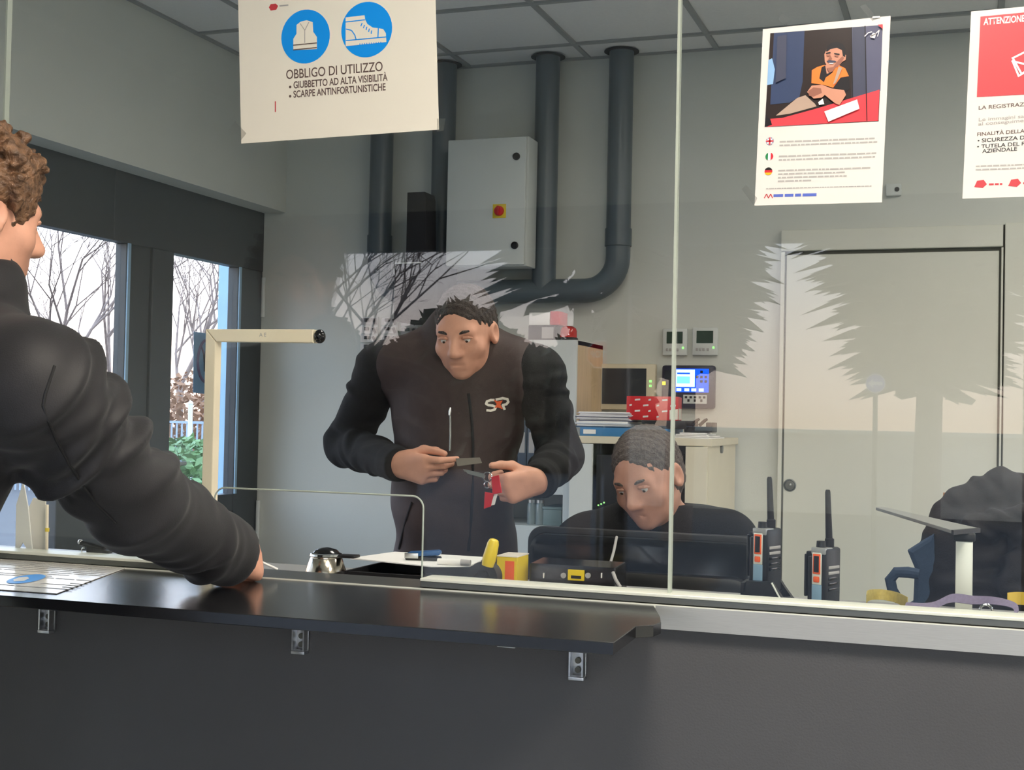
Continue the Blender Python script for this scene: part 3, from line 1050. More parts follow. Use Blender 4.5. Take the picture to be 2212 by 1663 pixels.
def flag(cx, cy, r, kind):
    c = s2.px(cx, cy, 1)
    rr = (s2.px(cx + r, cy, 1) - c).length

    def sect(x0, x1, y0, y1, m, lay):
        pts = []
        for i in range(36):
            a = 2 * math.pi * i / 36
            x, y = max(x0, min(x1, math.cos(a))), max(y0, min(y1, math.sin(a)))
            if x * x + y * y > 1.0001:
                continue
            pts.append(c + s2.u * (x * rr) + s2.v * (y * rr) + Vector((0, -0.0003 * lay, 0)))
        flat('flag_print', pts, m, p2)
    if kind == 'it':
        sect(-1, 1, -1, 1, fl['white'], 0)
        sect(-1, -0.34, -1, 1, fl['green'], 1)
        sect(0.34, 1, -1, 1, fl['red'], 1)
    elif kind == 'de':
        sect(-1, 1, -1, 1, fl['red'], 0)
        sect(-1, 1, 0.34, 1, fl['black'], 1)
        sect(-1, 1, -1, -0.34, fl['gold'], 1)
    else:
        sect(-1, 1, -1, 1, fl['blue'], 0)
        for a, k, m in ((45, 0.16, fl['white']), (-45, 0.16, fl['white']), (0, 0.30, fl['white']), (90, 0.30, fl['white']), (0, 0.17, fl['red']), (90, 0.17, fl['red'])):
            d = s2.u * math.cos(R(a)) + s2.v * math.sin(R(a))
            n = s2.v * math.cos(R(a)) - s2.u * math.sin(R(a))
            lay = 1 if k == 0.16 else (2 if m is fl['white'] else 3)
            q = [c + d * (rr * sx * 0.93) + n * (rr * k * sy) + Vector((0, -0.0003 * lay, 0)) for sx, sy in ((-1, -1), (1, -1), (1, 1), (-1, 1))]
            flat('flag_print', q, m, p2)


flag(1663, 305, 8.5, 'uk')
flag(1662, 338, 8.5, 'it')
flag(1660, 370, 8.5, 'de')
s2.words('small_print', [(0.037, 0.193, 0.1045, 0.0026), (0.037, 0.197, 0.0985, 0.0026), (0.037, 0.196, 0.080, 0.0026), (0.037, 0.196, 0.074, 0.0026), (0.037, 0.190, 0.056, 0.0026), (0.037, 0.146, 0.050, 0.0026), (0.037, 0.150, 0.044, 0.0026), (0.037, 0.094, 0.038, 0.0026)], M['ink_grey'], p2, 5)
s2.words('small_print', [(0.018, 0.19, 0.0265, 0.0016)], M['ink_grey'], p2, 8)
s2.words('blue_small_print', [(0.031, 0.102, 0.0128, 0.0048)], mat('print_royal_blue', rgb(84, 104, 190), 0.3), p2, 9)
strokes('red_logo', [((1651, 428), (1656, 419)), ((1656, 419), (1660, 428)), ((1660, 428), (1665, 419)), ((1665, 419), (1669, 428))], 2, M['red_ink'], p2, s2, 1)
tape(p2, [(1858, 14), (1870, 9), (1896, 40), (1884, 45)])
tape(p2, [(1682, 42), (1690, 28), (1706, 40), (1698, 58)])
tape(p2, [(1602, 408), (1612, 400), (1636, 428), (1628, 444)])
MB().box(s2.px(1893, 38, 1) - Vector((0.006, 0.002, 0.001)), s2.px(1893, 38, 1) + Vector((0.006, 0, 0.0015))).build('tape', M['paper'], p2, smooth=False)

# --- poster 3: red camera warning
p3 = empty('camera_notice', at(2180, 428, YS), 'portrait white notice with red block reading ATTENZIONE and a white camera outline', 'poster')
s3 = Sheet(at(2079, 429, YS), at(2212, 425, YS), at(2098, 19, YS))
W3, H3 = 0.212, 0.302
MB().prism([s3.p(0, 0), s3.p(W3, 0), s3.p(W3, H3 + 0.004), s3.p(0, H3)], (0, 0.001, 0)).build('sheet', M['laminate_white'], p3, smooth=False)
flat('red_block', [s3.px(2110, 210, 1), s3.px(2110, 210, 1) + s3.u * 0.175, s3.px(2118, 36, 1) + s3.u * 0.171 + s3.v * 0.004, s3.px(2118, 36, 1)], M['red_ink'], p3)
lettering('lettering', 'ATTENZIONE!', 0.0150, s3.px(2125, 54, 2), s3.px(2208, 47, 2) - s3.px(2125, 54, 2), s3.v, M['paper'], p3, 0.0004, 0.0640)


def stroke3(name, pts, w, m, lay, closed=True):
    q = []
    for i, (a, c) in enumerate(zip(pts, pts[1:] + (pts[:1] if closed else []))):
        A, B = s3.p(*a, lay + 0.5 * i), s3.p(*c, lay + 0.5 * i)
        d = (B - A).normalized()
        n = (s3.v * d.dot(s3.u) - s3.u * d.dot(s3.v)) * (w / 2)
        q.append([A + n - d * w / 2, A - n - d * w / 2, B - n + d * w / 2, B + n + d * w / 2])
    return quads(name, q, m, p3)


stroke3('camera_outline', [(0.066, 0.222), (0.128, 0.252), (0.142, 0.230), (0.080, 0.196)], 0.003, M['paper'], 2)
stroke3('camera_outline', [(0.066, 0.217), (0.076, 0.193), (0.100, 0.206)], 0.003, M['paper'], 2)
stroke3('camera_outline', [(0.120, 0.214), (0.130, 0.190), (0.150, 0.190), (0.150, 0.172)], 0.003, M['paper'], 2, False)
rr3 = (s3.px(2180, 236, 1) - s3.px(2113, 236, 1))
for txt, x, y, h, w, m in (('LA REGISTRAZIONE È EFFETTUATA', 2113, 237, 0.0085, 0.165, M['ink']), ('Le immagini saranno conservate', 2113, 262, 0.0075, 0.150, M['ink_grey']), ('al conseguimento delle finalità', 2113, 271, 0.0075, 0.145, M['ink_grey']), ('FINALITÀ DELLA VIDEOSORVEGLIANZA', 2110, 294, 0.0082, 0.172, M['ink']), ('• SICUREZZA DEL LAVORO', 2111, 308, 0.0085, 0.125, M['ink_black']), ('• TUTELA DEL PATRIMONIO', 2110, 321, 0.0085, 0.128, M['ink_black']), ('  AZIENDALE', 2114, 331, 0.0085, 0.052, M['ink_black'])):
    lettering('lettering', txt, h, s3.px(x, y, 1), s3.u + s3.v * 0.03, s3.v, m, p3, 0.00012, w)
s3.words('small_print', [(0.018, 0.19, 0.050, 0.0024), (0.018, 0.18, 0.0445, 0.0024)], M['ink_grey'], p3, 3)
for u in (0.017, 0.068):
    flat('red_logo', [s3.p(u, 0.018, 1), s3.p(u + 0.013, 0.016, 1), s3.p(u + 0.019, 0.022, 1), s3.p(u + 0.014, 0.029, 1), s3.p(u + 0.004, 0.028, 1)], M['red_ink'], p3)
    s3.words('logo_words', [(u + 0.022, u + 0.042, 0.020, 0.003)], M['red_ink'], p3, 4)

# ================================================================== fixtures on the back wall
# grey drain pipes: four drops and the manifold that joins them
ZM = at(1250, 628, YB - 0.09).z
px_ = [at(823, 400, YB - 0.09).x, at(960, 250, YB - 0.09).x, at(1180, 330, YB - 0.09).x, at(1339, 330, YB - 0.09).x]
YP = YB - 0.09
RP = 0.056
pr = empty('drain_pipes', (px_[1], YP, ZM), 'four grey plastic drain pipes dropping from the ceiling beside the electrical cabinet', 'pipe')
for i, x in enumerate(px_):
    if i in (0, 3):
        s = 1 if i == 0 else -1
        el = arc((x + s * 0.15, YP, ZM + 0.15), 0.15, R(180) if s > 0 else R(0), R(270) if s > 0 else R(-90), 10)
        MB().tube([Vector((x, YP, ZC + 0.02)), Vector((x, YP, ZM + 0.2))] + el, RP, 24).build('pipe', M['pvc'], pr)
        MB().cyl((x, YP, ZM + 0.20), (x, YP, ZM + 0.28), RP + 0.005, seg=24).build('pipe_socket', M['pvc'], pr)
    else:
        MB().cyl((x, YP, ZC + 0.02), (x, YP, ZM), RP, seg=24).build('pipe', M['pvc'], pr)
    MB().lathe((x, YP, ZC - 0.004), [(RP + 0.024, 0.0), (RP + 0.024, 0.003), (RP, 0.004)]).build('pipe_hole_shade', M['black_matte'], pr)  # black disc paints the shade in the ceiling cut-out round the pipe
MB().cyl((px_[0] + 0.14, YP, ZM), (px_[3] - 0.14, YP, ZM), RP, seg=24).build('manifold', M['pvc'], pr)

# electrical cabinet
YE = 5.55
c0, c1 = at(962, 576, YE), at(1137, 292, YE)
ec = empty('electrical_cabinet', ((c0.x + c1.x) / 2, YB, c0.z), 'light grey steel electrical cabinet with red and yellow rotary switch between the pipes', 'cabinet')
MB().box((c0.x + 0.004, YE + 0.022, c0.z), (c1.x + 0.006, YB - 0.15, c1.z), 0.004).build('cabinet_body', M['cabinet_white'], ec)
MB().box((c0.x, YE, c0.z + 0.004), (c1.x, YE + 0.018, c1.z - 0.004), 0.005).build('cabinet_door', M['cabinet_white'], ec)
MB().box((c0.x + 0.03, YB - 0.152, c0.z + 0.05), (c1.x - 0.03, YB - 0.001, c1.z - 0.05)).build('wall_mount', M['cabinet_white'], ec)
for x, y in ((1116, 338), (1112, 530)):
    p = at(x, y, YE)
    k = MB().lathe(p, [(0.017, 0), (0.017, 0.006), (0.013, 0.009), (0.012, 0.004)], (0, -1, 0), 20).build('lock', M['black'], ec)
p = at(1079, 456, YE)
MB().box((p.x - 0.032, YE - 0.004, p.z - 0.032), (p.x + 0.032, YE, p.z + 0.032), 0.002).build('switch_plate', M['yellow'], ec)
k = MB().lathe((p.x, YE - 0.004, p.z), [(0.023, 0), (0.021, 0.012), (0.019, 0.014)], (0, -1, 0), 24)
k.box((p.x - 0.005, YE - 0.030, p.z - 0.021), (p.x + 0.005, YE - 0.016, p.z + 0.021), 0.002)
k.build('rotary_switch', M['red'], ec)

# black speaker-like box with a duct above it
YK = 5.45
bx = empty('black_wall_box', at(897, 693, YK), 'matte black wall box below a narrow black duct, left of the electrical cabinet', 'box')
a0, a1 = at(850, 694, YK), at(946, 566, YK)
MB().box((a0.x, YK, a0.z), (a1.x, YB - 0.16, a1.z), 0.004).build('box_body', M['black_matte'], bx)
MB().box((a0.x, YK - 0.002, a1.z - 0.004), (a1.x - 0.08, YK + 0.002, a1.z + 0.002)).build('painted_glint', M['cabinet_white'], bx, smooth=False)  # white strip paints the glint of light along the box's top edge
q0, q1 = at(884, 560, YK + 0.1), at(926, 417, YK + 0.1)
MB().prism([(q0.x, YK + 0.06, a1.z), (q1.x + 0.012, YK + 0.06, a1.z), (q1.x + 0.004, YK + 0.06, q1.z - 0.03), (q1.x - 0.004, YK + 0.06, q1.z), (q0.x, YK + 0.06, q1.z)], (0, 0.12, 0), 0.003).build('duct', M['black_matte'], bx, smooth=False)
MB().box((a0.x + 0.04, YB - 0.165, a0.z + 0.06), (a1.x - 0.04, YB - 0.001, a1.z - 0.06)).build('wall_mount', M['black_matte'], bx, smooth=False)

# wall sensor near the driver notice
p = at(1931, 411, YB)
ws = empty('wall_sensor', p, 'tiny pale wall sensor with dark dot, right of the driver notice', 'sensor')
MB().box((p.x - 0.032, YB - 0.022, p.z - 0.026), (p.x + 0.032, YB - 0.001, p.z + 0.026), 0.004).build('sensor_body', M['cabinet_white'], ws)
MB().cyl((p.x + 0.014, YB - 0.022, p.z), (p.x + 0.014, YB - 0.026, p.z), 0.010, seg=16).build('sensor_eye', M['black'], ws)

# key/badge racks
YW = YB - 0.001
for n, (x0, x1, y0, y1) in enumerate(((776, 815, 684, 816), (820, 858, 684, 816), (863, 901, 686, 816))):
    A, B = at(x0, y1, YB - 0.02), at(x1, y0, YB - 0.02)
    rk = empty('badge_rack', ((A.x + B.x) / 2, YB, A.z), ('leftmost', 'middle', 'rightmost')[n] + ' of three narrow wall racks of clear badge pockets with black clips', 'rack', 'badge racks on the back wall')
    MB().box((A.x, YB - 0.012, A.z), (B.x, YW, B.z)).build('rack_back', M['cabinet_white'], rk, smooth=False)
    hh = (B.z - A.z) / 7
    rnd = random.Random(n)
    for i in range(7):
        z = A.z + hh * i
        rot = Matrix.Rotation(R(-9), 3, 'X')
        MB().box((A.x + 0.004, YB - 0.024, z + 0.003), (B.x - 0.004, YB - 0.021, z + hh * 0.86), rot=rot).build('pocket', M['laminate_white'] if rnd.random() < 0.7 else M['ink_grey'], rk, smooth=False)
        MB().box((A.x + 0.026, YB - 0.034, z + hh * 0.42), (A.x + 0.050, YB - 0.025, z + hh * 0.80), 0.002).build('clip', M['black'], rk)
        MB().box((B.x - 0.018, YB - 0.030, z + hh * 0.1), (B.x - 0.006, YB - 0.025, z + hh * 0.75), rot=Matrix.Rotation(R(-24), 3, 'Y')).build('pen_loop', M['black'], rk)

# two room thermostats
for n, (x0, x1, y0, y1) in enumerate(((1433, 1487, 710, 768), (1497, 1553, 708, 768))):
    A, B = at(x0, y1, YB), at(x1, y0, YB)
    th = empty('thermostat', ((A.x + B.x) / 2, YB, A.z), ('left', 'right')[n] + ' of the two white room thermostats above the lit blue panel', 'thermostat', 'room thermostats')
    MB().box((A.x, YB - 0.024, A.z), (B.x, YW, B.z), 0.005).build('housing', M['cabinet_white'], th)
    w, h = B.x - A.x, B.z - A.z
    MB().box((A.x + w * 0.17, YB - 0.0255, A.z + h * 0.44), (A.x + w * 0.82, YB - 0.024, A.z + h * 0.88)).build('display', M['lcd'], th, smooth=False)
    for q in (0.15, 0.28, 0.41, 0.58):
        MB().box((A.x + w * q, YB - 0.027, A.z + h * 0.16), (A.x + w * (q + 0.09), YB - 0.024, A.z + h * 0.26), 0.001).build('button', M['ink_grey'], th)
    MB().box((A.x + w * 0.80, YB - 0.026, A.z + h * 0.24), (A.x + w * 0.88, YB - 0.024, A.z + h * 0.32)).build('indicator', M['led_green'], th, smooth=False)

# beige panel with dark screen, lit control panel
A, B = at(1290, 884, YB), at(1420, 787, YB)
pn = empty('wall_display', ((A.x + B.x) / 2, YB, A.z), 'cream framed wall display with dark screen behind the red box', 'display')
MB().box((A.x, YB - 0.045, A.z), (B.x, YW, B.z), 0.006).build('housing', M['cabinet_beige'], pn)
w, h = B.x - A.x, B.z - A.z
MB().box((A.x + w * 0.12, YB - 0.047, A.z + h * 0.12), (A.x + w * 0.86, YB - 0.045, A.z + h * 0.90)).build('screen', M['screen_dark'], pn, smooth=False)
for q in (0.5, 0.6):
    MB().box((A.x + w * 0.91, YB - 0.048, A.z + h * q), (A.x + w * 0.95, YB - 0.045, A.z + h * (q + 0.05))).build('indicator', M['led_green'], pn, smooth=False)
A, B = at(1432, 882, YB), at(1548, 790, YB)
cp = empty('control_panel', ((A.x + B.x) / 2, YB, A.z), 'dark control panel with lit blue touch screen and row of grey keys', 'control panel')
MB().box((A.x, YB - 0.04, A.z), (B.x, YW, B.z), 0.012).build('housing', mat('dark_navy_plastic', rgb(44, 44, 62), 0.4), cp)
w, h = B.x - A.x, B.z - A.z
bp = lambda n_, u0, u1, v0, v1, m_, d=0.0: MB().box((A.x + w * u0, YB - 0.0425 - d, A.z + h * v0), (A.x + w * u1, YB - 0.040, A.z + h * v1)).build(n_, m_, cp, smooth=False)
bp('screen', 0.26, 0.89, 0.38, 0.92, M['lcd_blue'])
bp('screen_window', 0.28, 0.63, 0.50, 0.90, M['lcd_pale'], 0.001)
bp('screen_window', 0.30, 0.54, 0.58, 0.74, M['lcd_cyan'], 0.002)
bp('screen_bar', 0.30, 0.54, 0.79, 0.83, M['lcd_blue'], 0.002)
for u, v in ((0.73, 0.82), (0.65, 0.70), (0.73, 0.70), (0.81, 0.70), (0.73, 0.60), (0.81, 0.60)):
    bp('screen_key', u, u + 0.05, v, v + 0.06, M['screen_dark'], 0.001)
for u in (0.29, 0.44, 0.57, 0.71):
    bp('screen_key', u, u + 0.09, 0.40, 0.47, M['lcd_pale'], 0.001)
bp('left_strip', 0.06, 0.22, 0.45, 0.88, M['screen_dark'])
bp('indicator', 0.02, 0.08, 0.54, 0.62, M['led_yellow'], 0.001)
bp('key_plate', 0.42, 0.86, 0.12, 0.32, M['cabinet_white'])
for u in (0.45, 0.54, 0.62, 0.71, 0.79):
    bp('key', u, u + 0.045, 0.24, 0.29, M['black'], 0.002)
for u in (0.50, 0.62, 0.74):
    bp('key', u, u + 0.04, 0.16, 0.22, M['black'], 0.002)

# ================================================================== furniture at the back
# tall white cupboard with open compartments
YC = 5.40
xr = at(1245, 800, YC).x
xl = xr - 0.52
zt = at(1245, 735, YC).z
cb = empty('tall_cupboard', ((xl + xr) / 2, YB, 0), 'tall white cupboard with beech side and open compartments behind the standing officer', 'cupboard')
zz = lambda y: at(1235, y, YC).z
MB().box((xr - 0.018, YC + 0.018, 0), (xr, YB - 0.03, zt)).build('side_panel', M['wood_pale'], cb, smooth=False)
MB().box((xl, YC + 0.018, 0), (xl + 0.018, YB - 0.03, zt)).build('side_panel', M['wood_pale'], cb, smooth=False)
MB().box((xl + 0.018, YB - 0.045, 0), (xr - 0.018, YB - 0.03, zt)).build('back_panel', M['cabinet_white'], cb, smooth=False)
MB().box((xl, YC, zt - 0.018), (xr, YB - 0.03, zt + 0.002)).build('top_panel', M['cabinet_white'], cb, smooth=False)
MB().box((xr - 0.050, YC, 0), (xr, YC + 0.018, zt - 0.018), 0.001).build('front_stile', M['cabinet_white'], cb, smooth=False)
MB().box((xl, YC, 0), (xl + 0.05, YC + 0.018, zt - 0.018), 0.001).build('front_stile', M['cabinet_white'], cb, smooth=False)
MB().box((xl + 0.05, YC, zz(788)), (xr - 0.05, YC + 0.018, zt - 0.018)).build('fascia', M['cabinet_white'], cb, smooth=False)
for y0, y1 in ((880, 890), (1042, 1070), (1140, 1150)):
    MB().box((xl + 0.018, YC + 0.004, zz(y1)), (xr - 0.018, YB - 0.045, zz(y0))).build('cupboard_shelf', M['cabinet_white'], cb, smooth=False)
MB().box((xl + 0.05, YC, 0.03), (xr - 0.05, YC + 0.016, zz(1150)), 0.002).build('cupboard_door', M['cabinet_white'], cb, smooth=False)
# things in the compartments
t = empty('dark_screen', (xr - 0.11, YC + 0.08, zz(880)), 'small black framed screen in the top compartment of the tall cupboard', 'screen')
MB().box((xr - 0.145, YC + 0.06, zz(880)), (xr - 0.054, YC + 0.09, zz(797)), 0.004).build('screen_frame', M['black'], t)
MB().box((xr - 0.138, YC + 0.058, zz(874)), (xr - 0.060, YC + 0.062, zz(803))).build('screen_glass', M['screen_dark'], t, smooth=False)
binder_m = mat('slate_blue_binder', rgb(70, 82, 96), 0.5, var=0.06)
for i in range(8):
    x1 = xr - 0.054 - i * 0.044
    t = empty('ring_binder', (x1 - 0.021, YC + 0.05, zz(1042)), 'slate blue ring binder in the tall cupboard, ' + ('rightmost', 'second from the right', 'third from the right', 'fourth from the right', 'fifth from the right', 'sixth from the right', 'second from the left', 'leftmost')[i] + ' of its row', 'binder', 'binders in the tall cupboard')
    MB().box((x1 - 0.041, YC + 0.030, zz(1042)), (x1, YC + 0.30, zz(1042) + 0.262), 0.003).build('binder_cover', binder_m, t)
    MB().box((x1 - 0.033, YC + 0.0285, zz(1042) + 0.12), (x1 - 0.008, YC + 0.0305, zz(1042) + 0.21)).build('spine_label', M['ink_grey'], t, smooth=False)
    MB().cyl((x1 - 0.0205, YC + 0.030, zz(1042) + 0.05), (x1 - 0.0205, YC + 0.027, zz(1042) + 0.05), 0.010, seg=14).build('finger_ring', M['alu'], t)
for i, (px, lab) in enumerate(((1148, 'left of the two glass jars in the lower compartment of the cupboard'), (1166, 'right of the two glass jars in the lower compartment of the cupboard'))):
    p = at(px, 1139, YC + 0.08)
    t = empty('glass_jar', (p.x, YC + 0.08, zz(1140)), 'clear jar, ' + lab, 'jar', 'jars in the cupboard')
    MB().lathe((p.x, YC + 0.08, zz(1140)), [(0.018, 0), (0.020, 0.004), (0.020, 0.085), (0.016, 0.095)]).build('jar_glass', mat('jar_glass', rgb(190, 205, 205), 0.1, trans=0.6), t)
    MB().cyl((p.x, YC + 0.08, zz(1140) + 0.095), (p.x, YC + 0.08, zz(1140) + 0.108), 0.018).build('jar_lid', M['alu'], t)
p = at(1204, 1139, YC + 0.1)
t = empty('storage_box', (p.x, YC + 0.1, zz(1140)), 'grey green lidded box in the lower compartment of the cupboard', 'box')
gg = mat('grey_green_plastic', rgb(110, 128, 126), 0.4)
MB().box((p.x - 0.055, YC + 0.06, zz(1140)), (p.x + 0.030, YC + 0.25, zz(1140) + 0.07), 0.004).build('box_body', gg, t)
MB().box((p.x - 0.058, YC + 0.057, zz(1140) + 0.07), (p.x + 0.033, YC + 0.253, zz(1140) + 0.082), 0.003).build('box_lid', gg, t)
# on top of the tall cupboard
zq = zt + 0.002
p = at(1228, 733, YC + 0.10)
t = empty('beacon_light', (p.x, YC + 0.10, zq), 'red domed beacon light on top of the tall cupboard', 'beacon')
MB().lathe((p.x, YC + 0.10, zq), [(0.042, 0), (0.042, 0.012), (0.038, 0.016)]).build('beacon_base', M['black'], t)
MB().lathe((p.x, YC + 0.10, zq + 0.016), [(0.037, 0), (0.037, 0.028), (0.032, 0.042), (0.018, 0.050), (0.0, 0.052)]).build('beacon_dome', mat('red_clear_plastic', rgb(220, 50, 48), 0.12, trans=0.35), t)
p = at(1184, 733, YC + 0.16)
t = empty('black_case', (p.x, YC + 0.16, zq), 'dark case with clear window beside the red beacon', 'case')
MB().box((p.x - 0.075, YC + 0.10, zq), (p.x + 0.050, YC + 0.24, zq + 0.072), 0.005).build('case_body', M['black'], t)
MB().box((p.x - 0.010, YC + 0.098, zq + 0.012), (p.x + 0.044, YC + 0.101, zq + 0.062)).build('case_window', M['ink_grey'], t, smooth=False)
t = empty('white_carton', (p.x, YC + 0.17, zq + 0.072), 'white carton with red end on top of the dark case', 'carton')
MB().box((p.x - 0.075, YC + 0.11, zq + 0.072), (p.x + 0.022, YC + 0.23, zq + 0.128), 0.002).build('carton_body', M['paper'], t)
MB().box((p.x + 0.023, YC + 0.109, zq + 0.0725), (p.x + 0.068, YC + 0.231, zq + 0.134), 0.004).build('carton_end', M['red'], t)

# low cabinet with beige side
YL = 5.19
lx0, lx1 = at(1232, 1000, YL).x, at(1530, 1000, YL).x
lz = at(1400, 945, YL).z
lc = empty('low_cabinet', ((lx0 + lx1) / 2, YB, 0), 'low white cabinet with beige side panel under the folders, behind the seated man', 'cabinet')
MB().box((lx0, YL, lz - 0.03), (lx1 + 0.012, YB - 0.03, lz), 0.003).build('cabinet_top', M['cabinet_beige'], lc, smooth=False)
MB().box((lx1 - 0.02, YL + 0.002, 0), (lx1, YB - 0.03, lz - 0.03)).build('side_panel', M['cabinet_beige'], lc, smooth=False)
MB().box((lx0, YL + 0.002, 0), (lx0 + 0.02, YB - 0.03, lz - 0.03)).build('side_panel', M['cabinet_white'], lc, smooth=False)
MB().box((lx0 + 0.02, YB - 0.05, 0), (lx1 - 0.02, YB - 0.03, lz - 0.03)).build('back_panel', M['cabinet_white'], lc, smooth=False)
MB().box((lx0 + 0.001, YL - 0.014, 0.06), (lx0 + 0.098, YL + 0.001, lz - 0.032), 0.002).build('cabinet_door', M['cabinet_white'], lc, smooth=False)
MB().box((lx1 - 0.09, YL - 0.014, 0.06), (lx1 - 0.001, YL + 0.001, lz - 0.032), 0.002).build('cabinet_door', M['cabinet_beige'], lc, smooth=False)
lsz = at(1290, 1140, YL).z
MB().box((lx0 + 0.02, YL + 0.004, lsz - 0.02), (lx1 - 0.02, YB - 0.05, lsz)).build('inner_shelf', M['cabinet_white'], lc, smooth=False)
p = at(1560, 970, YL + 0.25)
MB().cyl((lx1, YL + 0.27, p.z), (lx1 + 0.008, YL + 0.27, p.z), 0.018).build('lock', M['alu_dull'], lc)
t = empty('recorder_unit', (lx0 + 0.25, YL + 0.2, lsz), 'black recorder with green lights in the open middle of the low cabinet', 'recorder')
MB().box((lx0 + 0.105, YL + 0.02, lsz), (lx0 + 0.46, YL + 0.40, lsz + 0.30), 0.004).build('recorder_case', M['black'], t)
for i in range(6):
    MB().box((lx0 + 0.115 + 0.012 * (i % 3), YL + 0.018, lsz + 0.05 + 0.02 * (i // 3) + 0.006 * i), (lx0 + 0.121 + 0.012 * (i % 3), YL + 0.021, lsz + 0.056 + 0.02 * (i // 3) + 0.006 * i)).build('indicator', M['led_green'], t, smooth=False)

# on the low cabinet
def flatbox(name, x0, x1, y0, y1, z0, z1, m, par, rz=0, bev=0.002):
    c = ((x0 + x1) / 2, (y0 + y1) / 2, (z0 + z1) / 2)
    return MB().box((x0, y0, z0), (x1, y1, z1), bev, rot=Matrix.Rotation(R(rz), 3, 'Z'), piv=c).build(name, m, par)


t = empty('ring_binder', (lx0 + 0.18, YL + 0.2, lz), 'bright blue ring binder lying flat at the bottom of the folder stack', 'binder')
fold_blue = mat('binder_blue', rgb(60, 124, 172), 0.45)
flatbox('binder_cover', lx0 - 0.004, lx0 + 0.40, YL + 0.03, YL + 0.33, lz, lz + 0.036, fold_blue, t)
flatbox('spine_label', lx0 + 0.045, lx0 + 0.098, YL + 0.0275, YL + 0.0305, lz + 0.009, lz + 0.027, M['paper'], t, bev=0)
flatbox('metal_corner', lx0 - 0.005, lx0 + 0.030, YL + 0.028, YL + 0.05, lz + 0.001, lz + 0.035, M['alu'], t, bev=0)
zf = lz + 0.036
fcol = [(34, 70, 96), (206, 210, 216), (36, 44, 82), (210, 208, 214), (60, 62, 92), (204, 200, 208), (188, 188, 196)]
names = ['dark teal folder, lowest on the blue binder', 'pale grey folder second in the stack on the blue binder', 'dark navy folder in the middle of the stack', 'pale lilac folder above the navy folder', 'slate violet folder near the stack top', 'off white paper bundle second from the stack top', 'grey paper bundle on the stack top']
rnd = random.Random(4)
for i, (c, n) in enumerate(zip(fcol, names)):
    th = 0.013 if i < 2 else 0.0075
    t = empty('paper_folder', (lx0 + 0.14, YL + 0.18, zf), n + ', on the low cabinet', 'folder', None)
    dx = rnd.uniform(-0.005, 0.005)
    fm = mat('folder_card_%d' % i, rgb(*c), 0.6)
    flatbox('folder_cover', lx0 + 0.012 + dx, lx0 + 0.240 + dx, YL + 0.04 + dx, YL + 0.33, zf, zf + th * 0.45, fm, t, rz=rnd.uniform(-2, 2), bev=0.0008)
    flatbox('folder_pages', lx0 + 0.016 + dx, lx0 + 0.234 + dx, YL + 0.045 + dx, YL + 0.325, zf + th * 0.45, zf + th, M['paper'], t, rz=rnd.uniform(-2, 2), bev=0)
    zf += th + 0.0002
t = empty('black_tray', (lx0 + 0.36, YL + 0.2, lz + 0.036), 'low black tray under the red box', 'tray')
flatbox('tray_base', lx0 + 0.285, lx0 + 0.47, YL + 0.06, YL + 0.30, lz + 0.0365, lz + 0.048, M['black'], t)
flatbox('tray_rim', lx0 + 0.285, lx0 + 0.47, YL + 0.055, YL + 0.062, lz + 0.037, lz + 0.070, M['black'], t)
flatbox('tray_rim', lx0 + 0.285, lx0 + 0.47, YL + 0.298, YL + 0.305, lz + 0.037, lz + 0.070, M['black'], t)
# red printed box
rb0, rb1 = at(1350, 896, YL + 0.06), at(1452, 846, YL + 0.06)
rz_ = lz + 0.0705
t = empty('red_box', ((rb0.x + rb1.x) / 2, YL + 0.15, rz_), 'red carton printed with small white lozenges, on the black tray', 'carton')
rotb = Matrix.Rotation(R(8), 3, 'Z') @ Matrix.Rotation(R(0), 3, 'Y')
bxp = Vector(((rb0.x + rb1.x) / 2, YL + 0.17, rz_))
hb_ = 0.098
rw = (rb1.x - rb0.x) / 2 + 0.008
MB().box((bxp.x - rw, YL + 0.07, rz_), (bxp.x + rw, YL + 0.27, rz_ + hb_), 0.002, rot=rotb, piv=bxp).build('carton_body', M['red'], t)
q = []
for r_ in range(4):
    for c_ in range(4):
        u = bxp.x - rw + 0.012 + c_ * 0.056 + (r_ % 2) * 0.022
        v = rz_ + 0.010 + r_ * 0.023
        w_ = 0.022 if (r_ + c_) % 2 else 0.010
        if u + w_ > bxp.x + rw - 0.004:
            continue
        q.append([rotb @ (Vector((u + a * w_, YL + 0.0692, v + b_ * 0.007 + a * 0.002)) - bxp) + bxp for a, b_ in ((0, 0), (1, 0), (1, 1), (0, 1))])
quads('white_print', q, M['laminate_white'], t)
quads('white_label', [[rotb @ (Vector((u, YL + 0.0690, v)) - bxp) + bxp for u, v in ((bxp.x + rw - 0.035, rz_ + 0.004), (bxp.x + rw - 0.001, rz_ + 0.004), (bxp.x + rw - 0.001, rz_ + 0.048), (bxp.x + rw - 0.035, rz_ + 0.042))]], M['laminate'], t)
MB().box((bxp.x + rw, YL + 0.09, rz_ + 0.004), (bxp.x + rw + 0.0006, YL + 0.25, rz_ + 0.05), rot=rotb, piv=bxp).build('white_label', M['laminate'], t, smooth=False)
